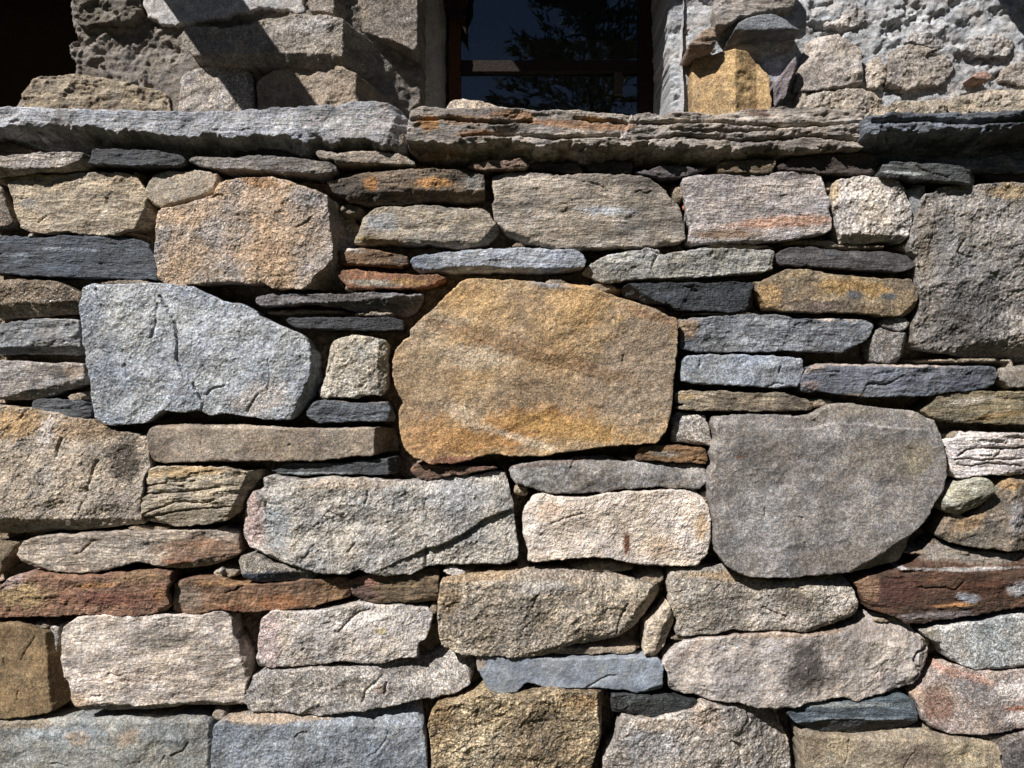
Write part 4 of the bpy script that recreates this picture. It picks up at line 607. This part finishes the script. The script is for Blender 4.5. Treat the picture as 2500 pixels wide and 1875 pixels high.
for d_, o_, c_ in (('buried pale stone high on the right hand wall', '1010,150 1060,60 1180,20 1290,60 1270,150 1150,190', '#a9a59e'),
  ('half buried beige stone right of the pink stone', '2060,480 2090,400 2200,370 2400,380 2400,520 2200,520', '#a39a8b'),
  ('half buried grey stone above the beige stone', '1480,250 1560,190 1680,200 1760,270 1700,310 1560,262', '#a4a19b'),
  ('narrow buried stone at the upper right', '1840,300 1900,230 2040,200 2160,250 2120,330 1960,345', '#a6a29a'),
  ('small buried tan stone beside the upright grey stone', '1262,520 1262,380 1330,340 1380,400 1370,500 1320,545', '#a79c8a')):
    Hs(d_, 'R', o_, 'gra', c_, h=.004, lump=2.6, jag=3)
# lintel course above the opening, plain wall beyond the frame
zt = CZ + 2.25
Hs('stone lintel above the window', 'H', '1500,-1000 1500,-540 3060,-540 3060,-1000', 'gra', '#9a8f7d', name='lintel', h=.02, back=.5, g=.008, auto=0)
box('wall', (-6, HY + .03, 0), (-2.7, HY + .5, zt + .3), MAT['mor'], '#a39c90', house)
box('wall', (2.5, HY + .03, 0), (6, HY + .5, zt + .3), MAT['mor'], '#a39c90', house)
box('wall', (-2.69, HY + .05, CZ + 1.60), (-1.45, HY + .55, zt + .3), MAT['mor'], '#a39c90', house)
box('wall', (-1.44, HY + .06, CZ + 1.84), (2.49, HY + .5, zt + .3), MAT['mor'], '#a39c90', house)
box('wall', (-2.69, HY + .06, 0), (2.49, HY + .48, CZ + .66), MAT['mor'], '#a39c90', house)
box('wall', (-6, HY + 3.2, 0), (6, HY + 3.4, zt + .3), MAT['mor'], '#a39c90', house)
box('wall', (-6, HY + .51, 0), (-5.8, HY + 3.19, zt + .3), MAT['mor'], '#a39c90', house)
box('wall', (5.8, HY + .51, 0), (6, HY + 3.19, zt + .3), MAT['mor'], '#a39c90', house)
MAT['wood'] = stone_material('weathered wood', 200, (200, 200, 12), 0.8, bump=.0015, spec=.2)
rf = box('roof', (-6.3, HY - .32, zt + .31), (6.3, HY + 3.7, zt + .37), MAT['sla'], '#55585c', house)
# unseen timber beams added to cast the shadows raking across the house face
for bx, bz, L, ww in ((-1.27, CZ + 1.62, .78, .17), (1.52, CZ + 1.66, .5, .15)):
    box('shadow_beam', (bx - ww / 2, HY - L, bz - .07), (bx + ww / 2, HY + .3, bz + .07), MAT['wood'], '#5a4a3a', house)
box('shade_slab', (-.47, HY - .45, CZ + 1.90), (.42, HY + .02, CZ + 1.93), MAT['sla'], '#6a6d70', house)  # unseen slab added above the window to shade its reveals
# door in the dark opening at the left
dr = box('door', (-3.4, HY + .80, .0), (-1.3, HY + .84, CZ + 1.7), MAT['wood'], '#2c2119', house); dr['label'] = 'dark timber door deep in the opening at the left'
# splayed reveals
def reveal(xa, ya, xb, yb, col, label):
    ns, nz = 90, 190; s_, t_ = np.meshgrid(np.linspace(0, 1, ns), np.linspace(0, 1, nz)); s_ = s_.ravel(); z = CZ + .5 + t_.ravel() * 1.15
    x = xa + (xb - xa) * s_; y = ya + (yb - ya) * s_; nrm = np.array([(yb - ya), -(xb - xa)]); nrm /= np.linalg.norm(nrm)
    if nrm[1] > 0: nrm = -nrm
    d = .010 * fbm(s_ * 4, z * 9, 80 + xa, 4, .6) + .012 * fbm(s_ * 2, z * 3, 81 + xa, 2)
    x = x + nrm[0] * d; y = y + nrm[1] * d
    idx = np.arange(ns * nz).reshape(nz, ns); q = np.stack([idx[:-1, :-1].ravel(), idx[:-1, 1:].ravel(), idx[1:, 1:].ravel(), idx[1:, :-1].ravel()], 1)
    me = make_mesh('reveal', np.stack([x, y, z], 1), q, None, MAT['mor'], lin(col) * (1 + .4 * fbm(s_ * 5, z * 8, 83, 4)[:, None]), (.4, .05, .8))
    o = link('reveal', me, house); o['label'] = label
wx = lambda px, y: float(world((px, 0), y)[0, 0])
reveal(wx(955, HY + .2), HY + .20, wx(1088, WY), WY, '#a8a39c', 'plastered left side of the window opening')
reveal(wx(1592, WY), WY, wx(1668, HY), HY - .0, '#a9a9ac', 'plastered right side of the window opening')
# window
win = bpy.data.objects.new('window', None); C.objects.link(win); win.parent = house
def wbox(name, x0, x1, y0, y1, dy, dz, col, mat='wood', label=None):
    a = world((x0, y1), WY)[0]; b = world((x1, y0), WY)[0]
    o = box(name, (a[0], WY - dy, a[1]), (b[0], WY + dz, b[1]), MAT[mat], col, win)
    if label: o['label'] = label
    return o
wbox('stile', 1098, 1124, -220, 560, .02, .05, '#4a2d1c')
wbox('stile', 1560, 1592, -220, 560, .02, .05, '#2a1511')
wbox('rail', 1124.5, 1559.5, 150, 177, .012, .035, '#211914')
wbox('rail', 1124.5, 1559.5, 420, 450, .012, .035, '#211914')
wbox('glazing_bar', 1499, 1519, 177.5, 232, .006, .02, '#3c342c', label='short pale bar below the rail')
gm = bpy.data.materials.new('window glass'); gm.use_nodes = True; b_ = gm.node_tree.nodes['Principled BSDF']
b_.inputs['Transmission Weight'].default_value = 1; b_.inputs['Roughness'].default_value = .01; b_.inputs['IOR'].default_value = 1.5
b_.inputs['Base Color'].default_value = (.75, .85, .9, 1)
MAT['glass'] = gm
for y0_, y1_ in ((-220, 149.5), (177.6, 419.5)): wbox('pane', 1125, 1559.4, y0_, y1_, -.012, .017, '#ffffff', 'glass')
a = world((1100, 118), WY - .05)[0]
Hs('ragged strip of dark wood hanging beside the glass', 'W', '240,-300 245,80 290,120 330,130 380,190 410,248 405,150 400,60 440,-20 450,-300', 'sch', '#4a2f22', '#3a241b', name='broken_board', y0=WY - .07, h=0, back=.02, mat='wood', auto=0)
# dark room behind the glass
box('room_floor', (-1.5, HY + .7, CZ - .9), (1.5, HY + 2.8, CZ - .86), MAT['wood'], '#2a241e', house)

# dry weeds curled behind the left end of the coping
def tubes(name, lines, mat, col, parent=None):
    V, Q = [], []
    for pl, r0, r1 in lines:
        pl = np.array(pl, float); m = len(pl); base = len(V)
        for i, c in enumerate(pl):
            t = pl[min(i + 1, m - 1)] - pl[max(i - 1, 0)]; t /= np.linalg.norm(t) + 1e-9
            a_ = np.cross(t, (0.3, 0.2, 1)); a_ /= np.linalg.norm(a_) + 1e-9; b_ = np.cross(t, a_); r = r0 + (r1 - r0) * i / (m - 1)
            for k in range(6): V.append(c + r * (math.cos(k * math.pi / 3) * a_ + math.sin(k * math.pi / 3) * b_))
        for i in range(m - 1):
            for k in range(6): Q.append((base + i * 6 + k, base + i * 6 + (k + 1) % 6, base + (i + 1) * 6 + (k + 1) % 6, base + (i + 1) * 6 + k))
    V = np.array(V); c0 = V.mean(0)
    me = make_mesh(name, V - c0, np.array(Q), None, mat, np.tile(lin(col), (len(V), 1)), (.3, .1, .3)); return link(name, me, parent, tuple(c0))
rs = np.random.RandomState(5); ln = []
for k in range(7):
    p0 = np.array([-.93, .05, CZ + .606]); L_ = []
    d = np.array([(k - 3) * .45, (rs.rand() - .5) * .5, .45 + rs.rand() * .2]); d /= np.linalg.norm(d)
    for i in range(9): L_.append(p0.copy()); p0 = p0 + d * .011; d = d + (rs.rand(3) - .5) * .7 + np.array([0.02, 0, -.13]); d /= np.linalg.norm(d)
    ln.append((L_, .0012, .0005))
wd = tubes('dry_weed', ln, MAT['wood'], '#5b3a28')
wd['label'] = 'dry curled brown weed stalks on the left end of the left coping stone'; wd['category'] = 'weed'

# conifer behind the camera, seen only as the dim reflection in the window pane
MAT['bark'] = MAT['wood']; MAT['needles'] = stone_material('conifer needles', 40, (5, 5, 5), .8, bump=.001)
tree = bpy.data.objects.new('pine_tree', None); C.objects.link(tree); tree.location = (1.2, -8, 0)
tree['label'] = 'tall dark pine mirrored in the window pane'; tree['category'] = 'tree'
tr = tubes('trunk', [([(0, 0, 0), (0, .1, 4), (.1, 0, 9)], .09, .02)], MAT['wood'], '#3d3026', tree); 
V, Q = [], []; rs = np.random.RandomState(9)
for k in range(150):
    zc = 1.6 + rs.rand() * 7.2; a_ = rs.rand() * 6.28; L_ = (9.3 - zc) * .32 + .25
    for j in range(80):
        s_ = rs.rand()**.7; c = np.array([math.cos(a_) * L_ * s_, math.sin(a_) * L_ * s_, zc - .15 * s_ + .25 * s_ * s_ * L_]) + (rs.rand(3) - .5) * .16
        d = np.array([math.cos(a_), math.sin(a_), .4]) + (rs.rand(3) - .5) * 1.6; d *= .13 / np.linalg.norm(d); e = np.cross(d, rs.rand(3) - .5); e *= .022 / (np.linalg.norm(e) + 1e-9)
        b0 = len(V); V += [c - e, c + e, c + e * .4 + d, c - e * .4 + d]; Q.append((b0, b0 + 1, b0 + 2, b0 + 3))
cr = link('crown', make_mesh('crown', np.array(V), np.array(Q), None, MAT['needles'], np.tile(lin('#3c4a30'), (len(V), 1)), (.4, .1, .3), smooth=False), tree)
